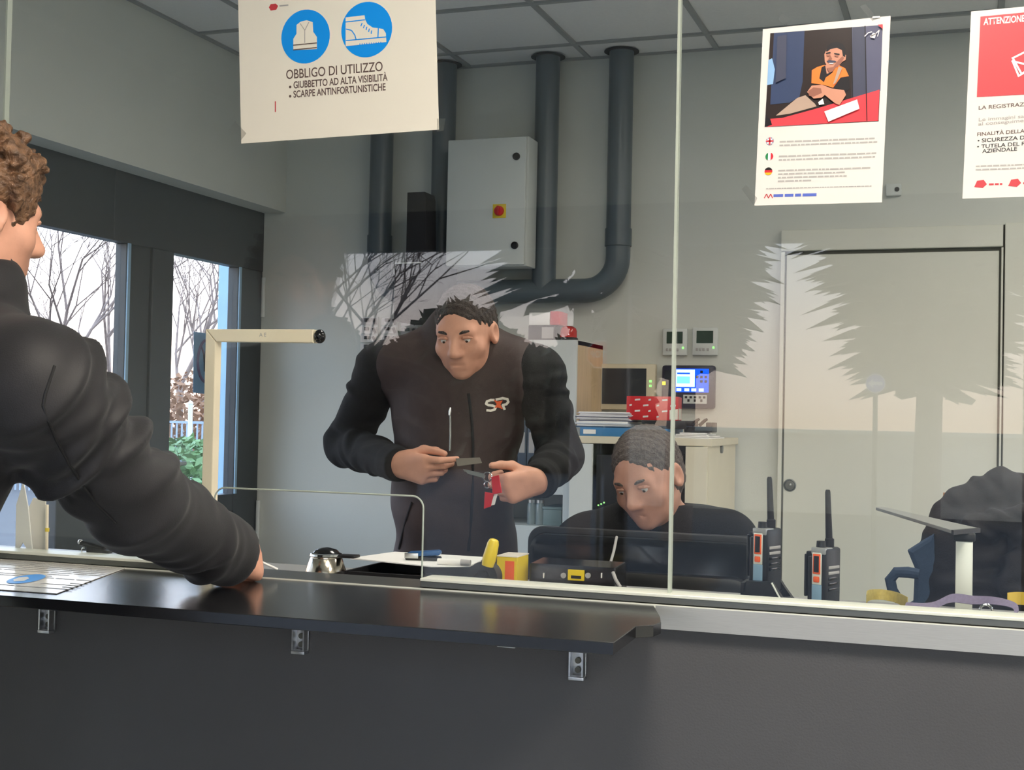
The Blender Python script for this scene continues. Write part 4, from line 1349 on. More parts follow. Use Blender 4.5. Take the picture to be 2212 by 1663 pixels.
# right end of the cabinet top: loose papers and a black hole punch
t = empty('loose_papers', (lx1 - 0.08, YL + 0.2, lz), 'sloping loose white papers at the right end of the low cabinet', 'papers')
for i in range(4):
    MB().box((lx1 - 0.165 + 0.01 * i, YL + 0.03, lz + 0.0005 + 0.006 * i), (lx1 + 0.005 - 0.012 * i, YL + 0.28, lz + 0.005 + 0.006 * i), rot=Matrix.Rotation(R(3 * i - 4), 3, 'Z')).build('paper_sheet', M['paper'], t, smooth=False)
t = empty('hole_punch', (lx1 - 0.05, YL + 0.16, lz + 0.024), 'black desk punch with two raised levers on the loose papers', 'punch')
m = MB()
m.box((lx1 - 0.120, YL + 0.09, lz + 0.0245), (lx1 - 0.004, YL + 0.20, lz + 0.048), 0.004).box((lx1 - 0.030, YL + 0.09, lz + 0.040), (lx1 - 0.004, YL + 0.20, lz + 0.066), 0.004)
m.build('punch_body', M['black'], t)
for dx in (0.0, 0.032):
    MB().tube([(lx1 - 0.095 + dx, YL + 0.12, lz + 0.052), (lx1 - 0.072 + dx, YL + 0.12, lz + 0.074), (lx1 - 0.062 + dx, YL + 0.12, lz + 0.080)], [0.007, 0.007, 0.005], 10).build('lever', M['black'], t)

# ================================================================== the reception desk behind the glass
ZD = 1.012
rd = empty('reception_desk', (-0.4, 2.7, 0), 'pale grey reception desk with raised ledge behind the glass', 'desk')
desk_m = mat('grey_desk_laminate', rgb(150, 150, 148), 0.4, var=0.03)
MB().box((-3.0, GL + 0.092, ZD - 0.025), (2.3, 2.64, ZD), 0.002).build('ledge', desk_m, rd, smooth=False)
MB().box((-3.0, 2.615, 0.72), (2.3, 2.64, ZD - 0.025)).build('riser', desk_m, rd, smooth=False)
MB().box((-3.0, 2.642, 0.715), (2.3, 3.12, 0.74), 0.002).build('desk_top', desk_m, rd, smooth=False)
for x in (-2.98, -0.2, 2.26):
    MB().box((x, GL + 0.095, 0), (x + 0.025, 3.05, 0.715)).build('desk_leg', desk_m, rd, smooth=False)

# computer monitor seen from behind
YM = 2.82
mo = empty('computer_monitor', (at(1390, 1200, YM).x, YM + 0.05, 0.74), 'wide black monitor seen from behind, in front of the seated man', 'monitor')
mx0, mx1 = at(1132, 1200, YM).x, at(1652, 1240, YM).x
mz1 = at(1400, 1150, YM).z
mz0 = mz1 - 0.325
MB().prism(list(reversed(rrect(mx0, mx1, mz0, mz1, 0.035, YM + 0.02, 7))), (0, 0.022, 0), 0.006).build('front_shell', M['black'], mo)
MB().prism(list(reversed(rrect(mx0 + 0.012, mx1 - 0.012, mz0 + 0.012, mz1 - 0.012, 0.035, YM - 0.004, 7))), (0, 0.028, 0), 0.012).build('back_shell', M['black_gloss'], mo)
MB().prism(list(reversed(rrect(mx0 + 0.03, mx1 - 0.03, mz0 + 0.02, mz1 - 0.085, 0.03, YM - 0.032, 6))), (0, 0.035, 0), 0.015).build('back_bulge', M['black'], mo)
MB().box((mx0 + 0.01, YM + 0.0425, mz0 + 0.012), (mx1 - 0.01, YM + 0.044, mz1 - 0.012)).build('screen', M['screen_dark'], mo, smooth=False)
xm = (mx0 + mx1) / 2
MB().box((xm - 0.035, YM - 0.06, 0.745), (xm + 0.035, YM - 0.030, mz0 + 0.16), 0.006).build('stand_neck', M['black'], mo)
MB().box((xm - 0.12, YM - 0.10, 0.7405), (xm + 0.12, YM + 0.09, 0.752), 0.005).build('stand_foot', M['black'], mo)

# black box with yellow label on the ledge
YT = 2.50
t0, t1 = at(1142, 1240, YT).x, at(1328, 1240, YT).x
tz = at(1235, 1222, YT).z
tb = empty('desk_terminal', ((t0 + t1) / 2, YT + 0.04, ZD), 'low black terminal box with yellow label standing in front of the monitor', 'terminal')
MB().prism([(t0, YT, ZD), (t0, YT + 0.10, ZD), (t0, YT + 0.085, tz + 0.004), (t0, YT + 0.006, tz)], (t1 - t0, 0, 0), 0.003).build('case', M['black_gloss'], tb, smooth=False)
bvt = None
for px, r_, m_ in ((1217, 6.2, 'ink_grey'), (1270, 6.5, 'ink_grey')):
    p = at(px, 1243, YT + 0.0015)
    MB().cyl((p.x, YT + 0.004, p.z), (p.x, YT + 0.0005, p.z), 0.0055, seg=18).build('round_sticker', M[m_], tb)
A, B = at(1226, 1253, YT), at(1262, 1232, YT)
MB().box((A.x, YT - 0.0002, A.z), (B.x, YT + 0.004, B.z), 0.001).build('yellow_label', M['yellow'], tb, smooth=False)
MB().box((A.x + 0.007, YT - 0.0006, A.z + 0.004), (B.x - 0.006, YT - 0.0001, A.z + 0.010)).build('label_print', M['ink_black'], tb, smooth=False)
for px in (1174, 1299):
    p = at(px, 1243, YT)
    MB().box((p.x - 0.001, YT - 0.0003, p.z - 0.005), (p.x + 0.001, YT + 0.004, p.z + 0.005)).build('white_slot', M['paper'], tb, smooth=False)
MB().tube([at(1332, 1160, 2.76), at(1326, 1190, 2.70), at(1318, 1218, 2.63), at(1312, 1232, 2.57)], 0.003, 8).build('cable', M['ink_grey'], tb)
MB().tube([at(1324, 1236, 2.50), at(1330, 1252, 2.49), at(1340, 1268, 2.49)], 0.0035, 8).build('cable', M['ink_grey'], tb)


# two-way radios
def radio(pxc, yb_, ytop, zb, rz, label, Y=2.45):
    c = at(pxc, yb_, Y)
    root = empty('handheld_radio', (c.x, Y, zb), label, 'radio', 'handheld radios on the ledge')
    rot = Matrix.Rotation(R(rz), 3, 'Z')
    o = Vector((c.x, Y, zb))

    def part(name, lo, hi, m, bev=0.002):
        b_ = MB().box(lo, hi, bev)
        for v in b_.bm.verts:
            v.co = rot @ v.co + o
        return b_.build(name, m, root)
    hb = ytop - 0.085 - zb if False else 0.118
    # local axes: y- towards viewer is the narrow side, x+ is the speaker face
    part('body', (-0.014, -0.027, 0), (0.018, 0.027, hb), M['black'], 0.005)
    part('battery', (-0.022, -0.024, 0.004), (-0.014, 0.024, hb * 0.86), M['black'], 0.003)
    part('side_panel', (-0.010, -0.0285, 0.002), (0.010, -0.0265, hb * 0.44), M['blue_light'], 0.0008)
    part('button_frame', (-0.0095, -0.0290, hb * 0.44), (0.0095, -0.0265, hb * 0.93), M['alu_white'], 0.001)
    part('top_cap', (-0.0125, -0.0285, hb * 0.90), (0.0165, 0.0, hb * 1.005), M['alu_paint'], 0.002)
    part('talk_button', (-0.0078, -0.0300, hb * 0.60), (0.0078, -0.0270, hb * 0.91), M['orange'], 0.001)
    part('talk_button_pad', (-0.0052, -0.0312, hb * 0.63), (0.0052, -0.0290, hb * 0.88), M['black'], 0.001)
    part('orange_button', (-0.0060, -0.0305, hb * 0.475), (0.0060, -0.0280, hb * 0.565), M['orange'], 0.002)
    for i in range(5):
        part('speaker_rib', (0.0175, -0.018, hb * (0.34 + 0.085 * i)), (0.0200, 0.018, hb * (0.385 + 0.085 * i)), M['ink_grey'] if i > 2 else M['black_gloss'], 0.0006)
    part('belt_clip', (-0.036, -0.012, hb * 0.22), (-0.031, 0.012, hb * 0.88), M['black'], 0.002)
    part('clip_hinge', (-0.034, -0.009, hb * 0.78), (-0.020, 0.009, hb * 0.92), M['black'], 0.002)
    b_ = MB()
    b_.cyl((0.0, -0.014, hb - 0.002), (0.0, -0.014, hb + 0.012), 0.009, 0.008, 16)
    for v in b_.bm.verts:
        v.co = rot @ v.co + o
    b_.build('volume_knob', M['black'], root)
    b_ = MB()
    b_.tube([(0.002, 0.012, hb - 0.004), (0.002, 0.012, hb + 0.014), (0.001, 0.012, hb + 0.016), (-0.003, 0.012, ytop - zb - 0.004), (-0.003, 0.012, ytop - zb)], [0.0085, 0.0085, 0.0065, 0.0050, 0.0035], 12)
    for v in b_.bm.verts:
        v.co = rot @ v.co + o
    b_.build('antenna', M['black_matte'], root)
    return root


Y1 = 2.47
zr1 = at(1658, 1140, Y1).z - 0.118
zc = ZD
radio(1655, 1200, at(1655, 1030, Y1).z, zr1, -24, 'black handheld radio standing in the charging cradle beside the monitor', Y1)
radio(1782, 1200, at(1782, 1058, 2.45).z, ZD + 0.0005, -24, 'black handheld radio standing by itself right of the charger', 2.45)
c = at(1655, 1270, Y1)
ch = empty('charging_cradle', (c.x, Y1, ZD), 'black charging cradle that holds the taller radio', 'charger')
m = MB()
e0, e1, e2, e3 = at(1613, 1295, Y1).x, at(1622, 1246, Y1).x, at(1690, 1246, Y1).x, at(1716, 1295, Y1).x
zk = at(1650, 1250, Y1).z
for y0, y1 in ((Y1 - 0.052, Y1 - 0.033), (Y1 + 0.033, Y1 + 0.052)):
    m.prism([(e0, y0, ZD), (e1, y0, zk), (e2 - 0.012, y0, zk), (e2, y0, zk - 0.018), (e3 - 0.006, y0, ZD + 0.012), (e3, y0, ZD)], (0, y1 - y0, 0))
m.box((e0, Y1 - 0.034, ZD), (c.x - 0.042, Y1 + 0.034, zk - 0.006)).box((c.x + 0.026, Y1 - 0.034, ZD), (e3 - 0.008, Y1 + 0.034, ZD + 0.018)).box((c.x - 0.042, Y1 - 0.034, ZD), (c.x + 0.026, Y1 + 0.034, zr1 - 0.0006))
m.build('cradle_body', M['black'], ch, smooth=False)
MB().tube([(e2 - 0.012, Y1 - 0.0535, zk), (e2 - 0.002, Y1 - 0.0535, zk - 0.018), (e2 + 0.010, Y1 - 0.0535, ZD + 0.014), (e3, Y1 - 0.0535, ZD + 0.004)], 0.0018, 8).build('silver_trim', M['alu_white'], ch)

# white desk lamp with flat head at the right
YL2 = 2.47
p0, p1 = at(2063, 1290, YL2), at(2096, 1170, YL2)
dl = empty('desk_lamp', ((p0.x + p1.x) / 2, YL2, ZD), 'white square post desk lamp with flat silver head pointing left', 'lamp')
MB().box((p0.x, YL2, ZD + 0.006), (p0.x + 0.029, YL2 + 0.022, p1.z), 0.002).build('post', M['alu_white'], dl)
MB().box((p0.x - 0.03, YL2 - 0.02, ZD), (p0.x + 0.06, YL2 + 0.06, ZD + 0.006), 0.002).build('base', M['alu_dull'], dl)
MB().box((p0.x - 0.004, YL2 - 0.003, p1.z), (p0.x + 0.033, YL2 + 0.025, p1.z + 0.015), 0.003).build('hinge', M['black'], dl)
zh = p1.z + 0.0155
hd = [atz(2060, 1154, zh), atz(2118, 1149, zh), atz(1910, 1101, zh), atz(1892, 1102, zh)]
MB().prism(hd, (0, 0, 0.0065), 0.001).build('lamp_head', M['alu_paint'], dl, smooth=False)
q = (hd[1] - hd[0]).normalized()
MB().prism([hd[0] + Vector((0, -0.001, -0.001)), hd[1] + Vector((0, -0.001, -0.001)), hd[1] + Vector((-0.004, 0.008, -0.001)), hd[0] + Vector((-0.004, 0.008, -0.001))], (0, 0, 0.008)).build('head_cap', M['black'], dl, smooth=False)

# cream L arm with black end knob at the left
YA = 2.50
c0_, c1_ = at(442, 900, YA), at(470, 1000, YA)
za1, za0 = at(456, 711, YA).z, at(456, 738, YA).z
xe = at(676, 723, YA).x
la = empty('square_tube_arm', (c0_.x, YA, ZD), 'cream square tube arm bent in an L, black knob at its tip', 'arm')
xa, xb = at(455, 720, YA).x - 0.013, at(455, 720, YA).x + 0.013
MB().prism([(xa, YA, ZD + 0.006), (xb, YA, ZD + 0.006), (xb, YA, za0), (xa, YA, za1)], (0, 0.026, 0), 0.002).build('post', M['cream'], la, smooth=False)
MB().prism([(xa + 0.0012, YA, za1 + 0.0002), (xb + 0.0012, YA, za0 + 0.0002), (xe, YA, za0 - 0.002), (xe, YA, za1 - 0.001)], (0, 0.026, 0), 0.002).build('arm', M['cream'], la, smooth=False)
MB().box((xa - 0.03, YA - 0.03, ZD), (xb + 0.03, YA + 0.05, ZD + 0.006), 0.002).build('base', M['cream'], la)
MB().sphere((xe + 0.010, YA + 0.012, (za0 + za1) / 2 - 0.0015), 0.0145, (0.85, 1.0, 1.05)).build('end_knob', M['black_gloss'], la)
t_ = lettering('lettering', 'A E', 0.012, at(560, 727, YA - 0.0008), (1, 0, 0), (0, 0, 1), M['ink_grey'], la)

# metal bell with dark lid
p = at(694, 1238, 2.40)
t = empty('metal_pot', (p.x, 2.42, ZD), 'polished metal pot with dark knobbed lid at the left end of the ledge', 'pot')
MB().lathe((p.x, 2.42, ZD), [(0.043, 0), (0.043, 0.016), (0.033, 0.046), (0.031, 0.048)]).build('pot_body', M['steel'], t)
MB().lathe((p.x, 2.42, ZD + 0.048), [(0.031, 0), (0.034, 0.003), (0.033, 0.007), (0.029, 0.009)]).build('pot_ring', M['chrome'], t)
MB().lathe((p.x, 2.42, ZD + 0.057), [(0.028, 0), (0.022, 0.006), (0.008, 0.010), (0.0, 0.011)]).build('pot_lid', M['black_gloss'], t)
MB().box((p.x + 0.028, 2.41, ZD + 0.049), (p.x + 0.068, 2.44, ZD + 0.055), 0.002).build('pot_handle', M['black'], t)

# document tray with papers
zp = at(900, 1200, 2.46).z
x0, x1 = at(770, 1230, 2.42).x, at(1030, 1230, 2.42).x
dt = empty('document_tray', ((x0 + x1) / 2, 2.5, ZD), 'black open document tray piled with white papers on the ledge', 'tray')
m = MB()
m.prism([(x0, 2.36, ZD), (x1, 2.36, ZD), (x1, 2.36, ZD + 0.030), (x0 + 0.012, 2.36, ZD + 0.030)], (0, 0.006, 0)).box((x0, 2.366, ZD), (x1, 2.60, ZD + 0.004)).box((x0, 2.366, ZD + 0.004), (x0 + 0.006, 2.60, ZD + 0.030)).box((x1 - 0.006, 2.366, ZD + 0.004), (x1, 2.60, ZD + 0.030)).box((x0, 2.594, ZD + 0.004), (x1, 2.60, ZD + 0.030))
m.build('tray_body', M['black'], dt, smooth=False)
zpt = ZD + 0.044
t = empty('paper_stack', ((x0 + x1) / 2, 2.5, ZD + 0.031), 'white paper stack heaped on the black document tray', 'papers')
rnd = random.Random(2)
pp = [(757, 1207), (930, 1224), (1012, 1224), (1040, 1212), (1085, 1193), (905, 1181)]
for i in range(5):
    zi = ZD + 0.0315 + i * 0.0026
    pts = [atz(x + rnd.uniform(-4, 4), y + rnd.uniform(-1, 1), zi) for x, y in pp]
    pts = [Vector((q.x, min(max(q.y, 2.345), 2.62), zi)) for q in pts]
    MB().prism(pts, (0, 0, 0.0022)).build('paper_sheet', M['paper'], t, smooth=False)
zs = ZD + 0.0315 + 4 * 0.0026 + 0.0024
# stapler and marker on the papers
p = at(915, 1192, 2.50)
st = empty('stapler', (p.x, 2.5, zs), 'blue desk stapler with steel front lying on the papers', 'stapler')
rot = Matrix.Rotation(R(12), 3, 'Z')
m = MB().box((p.x - 0.036, 2.485, zs), (p.x + 0.036, 2.515, zs + 0.008), 0.003, rot=rot, piv=(p.x, 2.5, zs)).build('stapler_base', M['black'], st)
m = MB().box((p.x - 0.032, 2.486, zs + 0.008), (p.x + 0.038, 2.514, zs + 0.019), 0.005, rot=rot @ Matrix.Rotation(R(-5), 3, 'Y'), piv=(p.x, 2.5, zs)).build('stapler_arm', M['blue'], st)
m = MB().box((p.x - 0.037, 2.484, zs + 0.004), (p.x - 0.008, 2.487, zs + 0.015), 0.001, rot=rot, piv=(p.x, 2.5, zs)).build('stapler_front', M['alu'], st)
p = at(980, 1195, 2.44)
mk = empty('marker_pen', (p.x, 2.44, zs), 'white marker pen with grey cap lying right of the stapler', 'pen')
MB().tube([(p.x - 0.034, 2.44, zs + 0.0065), (p.x + 0.014, 2.445, zs + 0.0065)], 0.0062, 14).build('pen_barrel', M['paper'], mk)
MB().tube([(p.x + 0.014, 2.445, zs + 0.0065), (p.x + 0.034, 2.447, zs + 0.0065)], [0.0066, 0.0058], 14).build('pen_cap', M['ink_grey'], mk)
# tape dispenser with yellow handle
p = at(1048, 1245, 2.40)
td = empty('tape_dispenser', (p.x, 2.40, ZD), 'black tape dispenser with upright yellow handle beside the papers', 'tape dispenser')
MB().cyl((p.x, 2.385, ZD + 0.031), (p.x, 2.415, ZD + 0.031), 0.0305, seg=28).build('tape_wheel', M['black'], td)
MB().cyl((p.x, 2.381, ZD + 0.031), (p.x, 2.419, ZD + 0.031), 0.015, seg=24).build('tape_hub', M['black_gloss'], td)
h0, h1 = at(1053, 1222, 2.375), at(1068, 1164, 2.375)
ax_ = (h1 - h0)
MB().tube([h0, h0 + ax_ * 0.25, h0 + ax_ * 0.55, h0 + ax_ * 0.82, h0 + ax_ * 0.96, h1], [0.0115, 0.0135, 0.0125, 0.0115, 0.009, 0.004], 14).build('handle', M['yellow'], td)
MB().box((p.x - 0.036, 2.375, ZD), (p.x + 0.034, 2.383, ZD + 0.012), 0.002).build('cutter_foot', M['black'], td)
p0, p1 = at(1082, 1250, 2.47), at(1121, 1203, 2.47)
yb_ = empty('yellow_carton', ((p0.x + p1.x) / 2, 2.49, ZD), 'small yellow carton with pale top between tape dispenser and monitor', 'carton')
MB().box((p0.x - 0.006, 2.46, ZD), (p1.x, 2.53, p1.z), 0.001).build('carton_body', M['yellow'], yb_, smooth=False)
MB().box((p0.x - 0.0065, 2.459, p1.z), (p1.x + 0.0005, 2.531, p1.z + 0.002)).build('carton_lid', M['laminate'], yb_, smooth=False)
MB().box((p0.x + 0.012, 2.459, ZD + 0.008), (p1.x - 0.006, 2.4602, p1.z - 0.008)).build('carton_print', M['orange'], yb_, smooth=False)
# yellow pad behind the tape dispenser
p = at(1012, 1226, 2.36)

# lanyards on the ledge
def strap(name, label, pts, hw, m_outer, group=None, wdir=None):
    root = empty(name, pts[len(pts) // 2], label, 'lanyard', group)
    n = len(pts)
    # resample smoothly
    P = []
    for i in range(n - 1):
        p0, p1, p2, p3 = pts[max(i - 1, 0)], pts[i], pts[i + 1], pts[min(i + 2, n - 1)]
        for k in range(6):
            t = k / 6
            P.append(0.5 * ((2 * p1) + (p2 - p0) * t + (2 * p0 - 5 * p1 + 4 * p2 - p3) * t * t + (3 * p1 - p0 - 3 * p2 + p3) * t ** 3))
    P.append(pts[-1])
    W_ = []
    for i in range(len(P)):
        t = i / (len(P) - 1)
        W_.append(Vector(wdir(t)).normalized() * hw)
    MB().ribbon(P, W_, 0.0007).build('strap', m_outer, root)
    return root


ly = mat('olive_yellow_strap', rgb(176, 158, 84), 0.7, var=0.1, scale=200)
lp = mat('faded_violet_strap', rgb(118, 108, 132), 0.7, var=0.1, scale=200)
zl = ZD + 0.006
strap('lanyard', 'olive yellow lanyard loop standing on its edge right of the radios', [at(1872, 1296, 2.44), at(1876, 1286, 2.46), at(1902, 1284, 2.50), at(1935, 1290, 2.48), at(1960, 1302, 2.42)], 0.010, ly, 'lanyards on the ledge', lambda t: (0, 0.5 * math.sin(3 * t), 1))
l2 = strap('lanyard', 'faded violet lanyard lying in a loop in front of the lamp', [at(1955, 1308, 2.36), at(2010, 1310, 2.35), at(2055, 1292, 2.38), at(2100, 1296, 2.40), at(2150, 1298, 2.38), at(2190, 1308, 2.34), at(2196, 1324, 2.31)], 0.009, lp, 'lanyards on the ledge', lambda t: (0.2, 1 - 0.6 * t, 0.55 + 0.4 * math.sin(5 * t)))
q = at(2130, 1318, 2.33)
MB().tube(arc((q.x, q.y, max(q.z, ZD + 0.010)), 0.0095, 0, R(330), 14), 0.0022, 8).build('metal_clip', M['chrome'], l2)
MB().cyl((q.x + 0.010, q.y, ZD + 0.006), (q.x + 0.034, q.y, ZD + 0.006), 0.005, seg=12).build('metal_swivel', M['black'], l2)
strap('lanyard', 'bright yellow lanyard strap at the right edge beyond the violet one', [at(2176, 1294, 2.42), at(2200, 1292, 2.42), at(2228, 1296, 2.40), at(2250, 1312, 2.38)], 0.011, mat('bright_yellow_strap', rgb(200, 170, 60), 0.7), 'lanyards on the ledge', lambda t: (0, 0.3, 1))

# ================================================================== people
def frame(fwd, up=(0, 0, 1)):
    f = Vector(fwd).normalized()
    u = Vector(up)
    r_ = f.cross(u).normalized()
    u = r_.cross(f).normalized()
    return Matrix(((r_.x, f.x, u.x), (r_.y, f.y, u.y), (r_.z, f.z, u.z)))


def head(fd, c, Rm, sc=1.0, jaw=1.0):
    P = lambda x, y, z: Vector(c) + Rm @ (Vector((x, y, z)) * sc)
    e = lambda p, r_, k=0.02, op='u': fd.ell(P(*p), [q * sc for q in r_], Rm, k * sc, op)
    e((0, -0.012, 0.036), (0.077, 0.098, 0.086), 0.02)
    e((0, 0.028, -0.022), (0.066, 0.066, 0.088), 0.03)
    e((0, 0.028, -0.070), (0.054 * jaw, 0.056, 0.044), 0.03)
    e((0, 0.070, -0.098), (0.024, 0.020, 0.019), 0.02)
    fd.cone(P(-0.040, 0.076, 0.016), P(0.040, 0.076, 0.016), 0.013 * sc, 0.013 * sc, 0.018 * sc)
    for s in (-1, 1):
        e((s * 0.046, 0.058, -0.032), (0.024, 0.022, 0.022), 0.02)
        e((s * 0.033, 0.098, -0.002), (0.018, 0.016, 0.011), 0.010, 's')
        e((s * 0.080, -0.008, -0.010), (0.011, 0.024, 0.033), 0.008)
        e((s * 0.086, -0.004, -0.008), (0.006, 0.013, 0.019), 0.006, 's')
        e((s * 0.012, 0.098, -0.040), (0.010, 0.011, 0.009), 0.008)
        fd.cone(P(s * 0.050, 0.074, -0.006), P(s * 0.014, 0.084, -0.010), 0.006 * sc, 0.006 * sc, 0.008 * sc)
    fd.cone(P(0, 0.090, 0.006), P(0, 0.112, -0.034), 0.009 * sc, 0.0135 * sc, 0.014 * sc)
    fd.cone(P(-0.020, 0.083, -0.066), P(0.020, 0.083, -0.066), 0.0075 * sc, 0.0075 * sc, 0.008 * sc)
    fd.cone(P(-0.017, 0.083, -0.078), P(0.017, 0.083, -0.078), 0.0085 * sc, 0.0085 * sc, 0.006 * sc)
    e((0, 0.096, -0.0715), (0.024, 0.010, 0.0022), 0.003, 's')


def face_parts(par, c, Rm, sc, brow_m, lips=True):
    P = lambda x, y, z: Vector(c) + Rm @ (Vector((x, y, z)) * sc)
    for s in (-1, 1):
        eb = MB().sphere(P(s * 0.033, 0.0755, -0.003), 0.0125 * sc).build('eye', M['eye'], par)
        MB().sphere(P(s * 0.033, 0.0855, -0.006), 0.0046 * sc, (1, 0.7, 1), 12).build('iris', M['iris'], eb)
        # lids half closed over the eye
        MB().tube([P(s * 0.018, 0.086, 0.002), P(s * 0.027, 0.0905, 0.005), P(s * 0.038, 0.0885, 0.005), P(s * 0.048, 0.080, 0.001)], [0.003 * sc, 0.0045 * sc, 0.0045 * sc, 0.003 * sc], 8).build('eyelid', par['skin_mat_ref'] and M[par['skin_mat_ref']], par)
        MB().tube([P(s * 0.015, 0.0915, 0.015), P(s * 0.028, 0.0935, 0.021), P(s * 0.042, 0.086, 0.021), P(s * 0.052, 0.076, 0.016)], [0.003 * sc, 0.0042 * sc, 0.004 * sc, 0.002 * sc], 8).build('eyebrow', brow_m, par)


def hair_cap(name, c, Rm, sc, m, par, thick, hairline, curl=0.0, seed=1):
    """hair shell over the skull, open at the face"""
    lo = [v - 0.17 * sc for v in c]
    hi = [v + 0.17 * sc for v in c]
    fd = Field(lo, hi, 0.004)
    P = lambda x, y, z: Vector(c) + Rm @ (Vector((x, y, z)) * sc)
    fd.ell(P(0, -0.014, 0.037), [(0.078 + thick) * sc, (0.098 + thick) * sc, (0.087 + thick) * sc], Rm, 0.01)
    fd.ell(P(0, -0.040, -0.020), [(0.068 + thick) * sc, (0.066 + thick) * sc, (0.070 + thick * 0.5) * sc], Rm, 0.03)
    # open the face and the ears
    fd.ell(P(0, 0.125, hairline - 0.080), [0.078 * sc, 0.090 * sc, 0.098 * sc], Rm, 0.012, 's')
    for s in (-1, 1):
        fd.ell(P(s * 0.095, 0.012, -0.022), [0.030 * sc, 0.042 * sc, 0.040 * sc], Rm, 0.01, 's')
    X_, Y_, Z_ = fd.ax[0][:, None, None], fd.ax[1][None, :, None], fd.ax[2][None, None, :]
    fd.V += (0.0022 * np.sin(210 * X_ + 3 * np.sin(90 * Y_)) * np.sin(190 * Z_ + 2 * np.sin(120 * X_)) + 0.0016 * np.sin(330 * Y_ + 260 * Z_)).astype(np.float32)
    if curl:
        rnd = random.Random(seed)
        for i in range(260):
            a, b_ = rnd.uniform(-math.pi, math.pi), math.asin(rnd.uniform(-0.15, 1))
            d = Vector((math.cos(a) * math.cos(b_) * (0.080 + thick), math.sin(a) * math.cos(b_) * (0.100 + thick) - 0.014, math.sin(b_) * (0.089 + thick) + 0.037))
            if d.y > 0.060 and d.z < 0.080 or (abs(d.x) > 0.05 and d.y > 0.03 and d.z < 0.06):
                continue
            q = P(*d)
            t = Vector((rnd.uniform(-1, 1), rnd.uniform(-1, 1), rnd.uniform(-1, 1))).normalized() * curl * 1.5
            fd.cone(q - t, q + t, curl * rnd.uniform(0.5, 0.8), curl * 0.35, 0.006)
    return fd.mesh(name, m, par)


def hand(fd, w, f, n, s, curls, thumb, sc=1.0, spread=0.0):
    f, n, s = Vector(f).normalized(), Vector(n).normalized(), Vector(s).normalized()
    w = Vector(w)
    offs = (0.030, 0.010, -0.010, -0.028)
    lens = ((0.043, 0.026, 0.021), (0.047, 0.029, 0.022), (0.043, 0.027, 0.021), (0.034, 0.021, 0.019))
    kn = (0.090, 0.093, 0.088, 0.080)
    for o_, l3, k_, c3 in zip(offs, lens, kn, curls):
        b = w + f * (k_ * sc) + s * (o_ * sc) - n * (0.003 * sc)
        fd.cone(w + s * (o_ * 0.55 * sc), b, 0.0185 * sc, 0.0125 * sc, 0.014 * sc)
        ang, p = 0.0, b
        r0 = 0.0102 * sc
        for L, cu in zip(l3, c3):
            ang += R(cu)
            d = f * math.cos(ang) + n * math.sin(ang) + s * (spread * o_ * 6)
            q = p + d.normalized() * (L * sc)
            fd.cone(p, q, r0, r0 * 0.90, 0.0035 * sc)
            p, r0 = q, r0 * 0.90
    b = w + f * (0.026 * sc) + s * (0.024 * sc) + n * (0.010 * sc)
    fd.cone(w + f * 0.012 * sc + s * 0.010 * sc, b, 0.020 * sc, 0.0165 * sc, 0.014 * sc)
    p, r0 = b, 0.0145 * sc
    for L, d in zip((0.042, 0.033, 0.027), thumb):
        d = (f * d[0] + s * d[1] + n * d[2]).normalized()
        q = p + d * (L * sc)
        fd.cone(p, q, r0, r0 * 0.84, 0.006 * sc)
        p, r0 = q, r0 * 0.84


def torso(fd, N, Pv, Rm, w, d, inf=0.0, k=0.05, sho=None, belly=0.0):
    N, Pv = Vector(N), Vector(Pv)
    A = N - Pv
    fw = Rm.col[1]
    fd.ell(Pv + A * 0.70 + fw * 0.005, (w + inf, d + inf, 0.215 + inf), Rm, k)
    fd.ell(Pv + A * 0.34 + fw * (0.012 + belly), (w * 0.90 + inf, d * 1.0 + inf + belly, 0.20 + inf), Rm, k)
    fd.ell(Pv + A * 0.02, (w * 0.93 + inf, d * 1.0 + inf, 0.16 + inf), Rm, k)
    if sho:
        a, b = Vector(sho[0]), Vector(sho[1])
        fd.cone(a, b, 0.060 + inf, 0.060 + inf, k)
        for q in (a, b):
            fd.cone(N + Vector((0, 0, 0.035)), N + (q - N) * 0.75 + Vector((0, 0, 0.012)), 0.050 + inf, 0.045 + inf, k)


def legs(fd, hips, knees, ankles, toes, inf=0.0, feet=True):
    for h_, k_, a_, t_ in zip(hips, knees, ankles, toes):
        fd.cone(h_, k_, 0.088 + inf, 0.058 + inf, 0.03)
        fd.cone(k_, a_, 0.058 + inf, 0.040 + inf, 0.02)
        if feet:
            fd.cone(Vector(a_) - Vector((0, 0, 0.035)), t_, 0.042, 0.032, 0.02)


def shoes(par, ankles, toes):
    for a_, t_ in zip(ankles, toes):
        a_, t_ = Vector(a_), Vector(t_)
        d = (t_ - a_)
        d.z = 0
        d.normalize()
        h_ = a_ - d * 0.035
        fd = Field([min(h_.x, t_.x) - 0.1, min(h_.y, t_.y) - 0.1, -0.01], [max(h_.x, t_.x) + 0.1, max(h_.y, t_.y) + 0.1, 0.2], 0.006)
        fd.cone((h_.x, h_.y, 0.048), (t_.x, t_.y, 0.042), 0.048, 0.046, 0.02)
        fd.cone((h_.x + d.x * 0.03, h_.y + d.y * 0.03, 0.05), (h_.x + d.x * 0.04, h_.y + d.y * 0.04, 0.11), 0.05, 0.052, 0.02)
        fd.clip((0, 0, 0.002), (0, 0, -1))
        fd.mesh('shoe', M['shoe'], par)


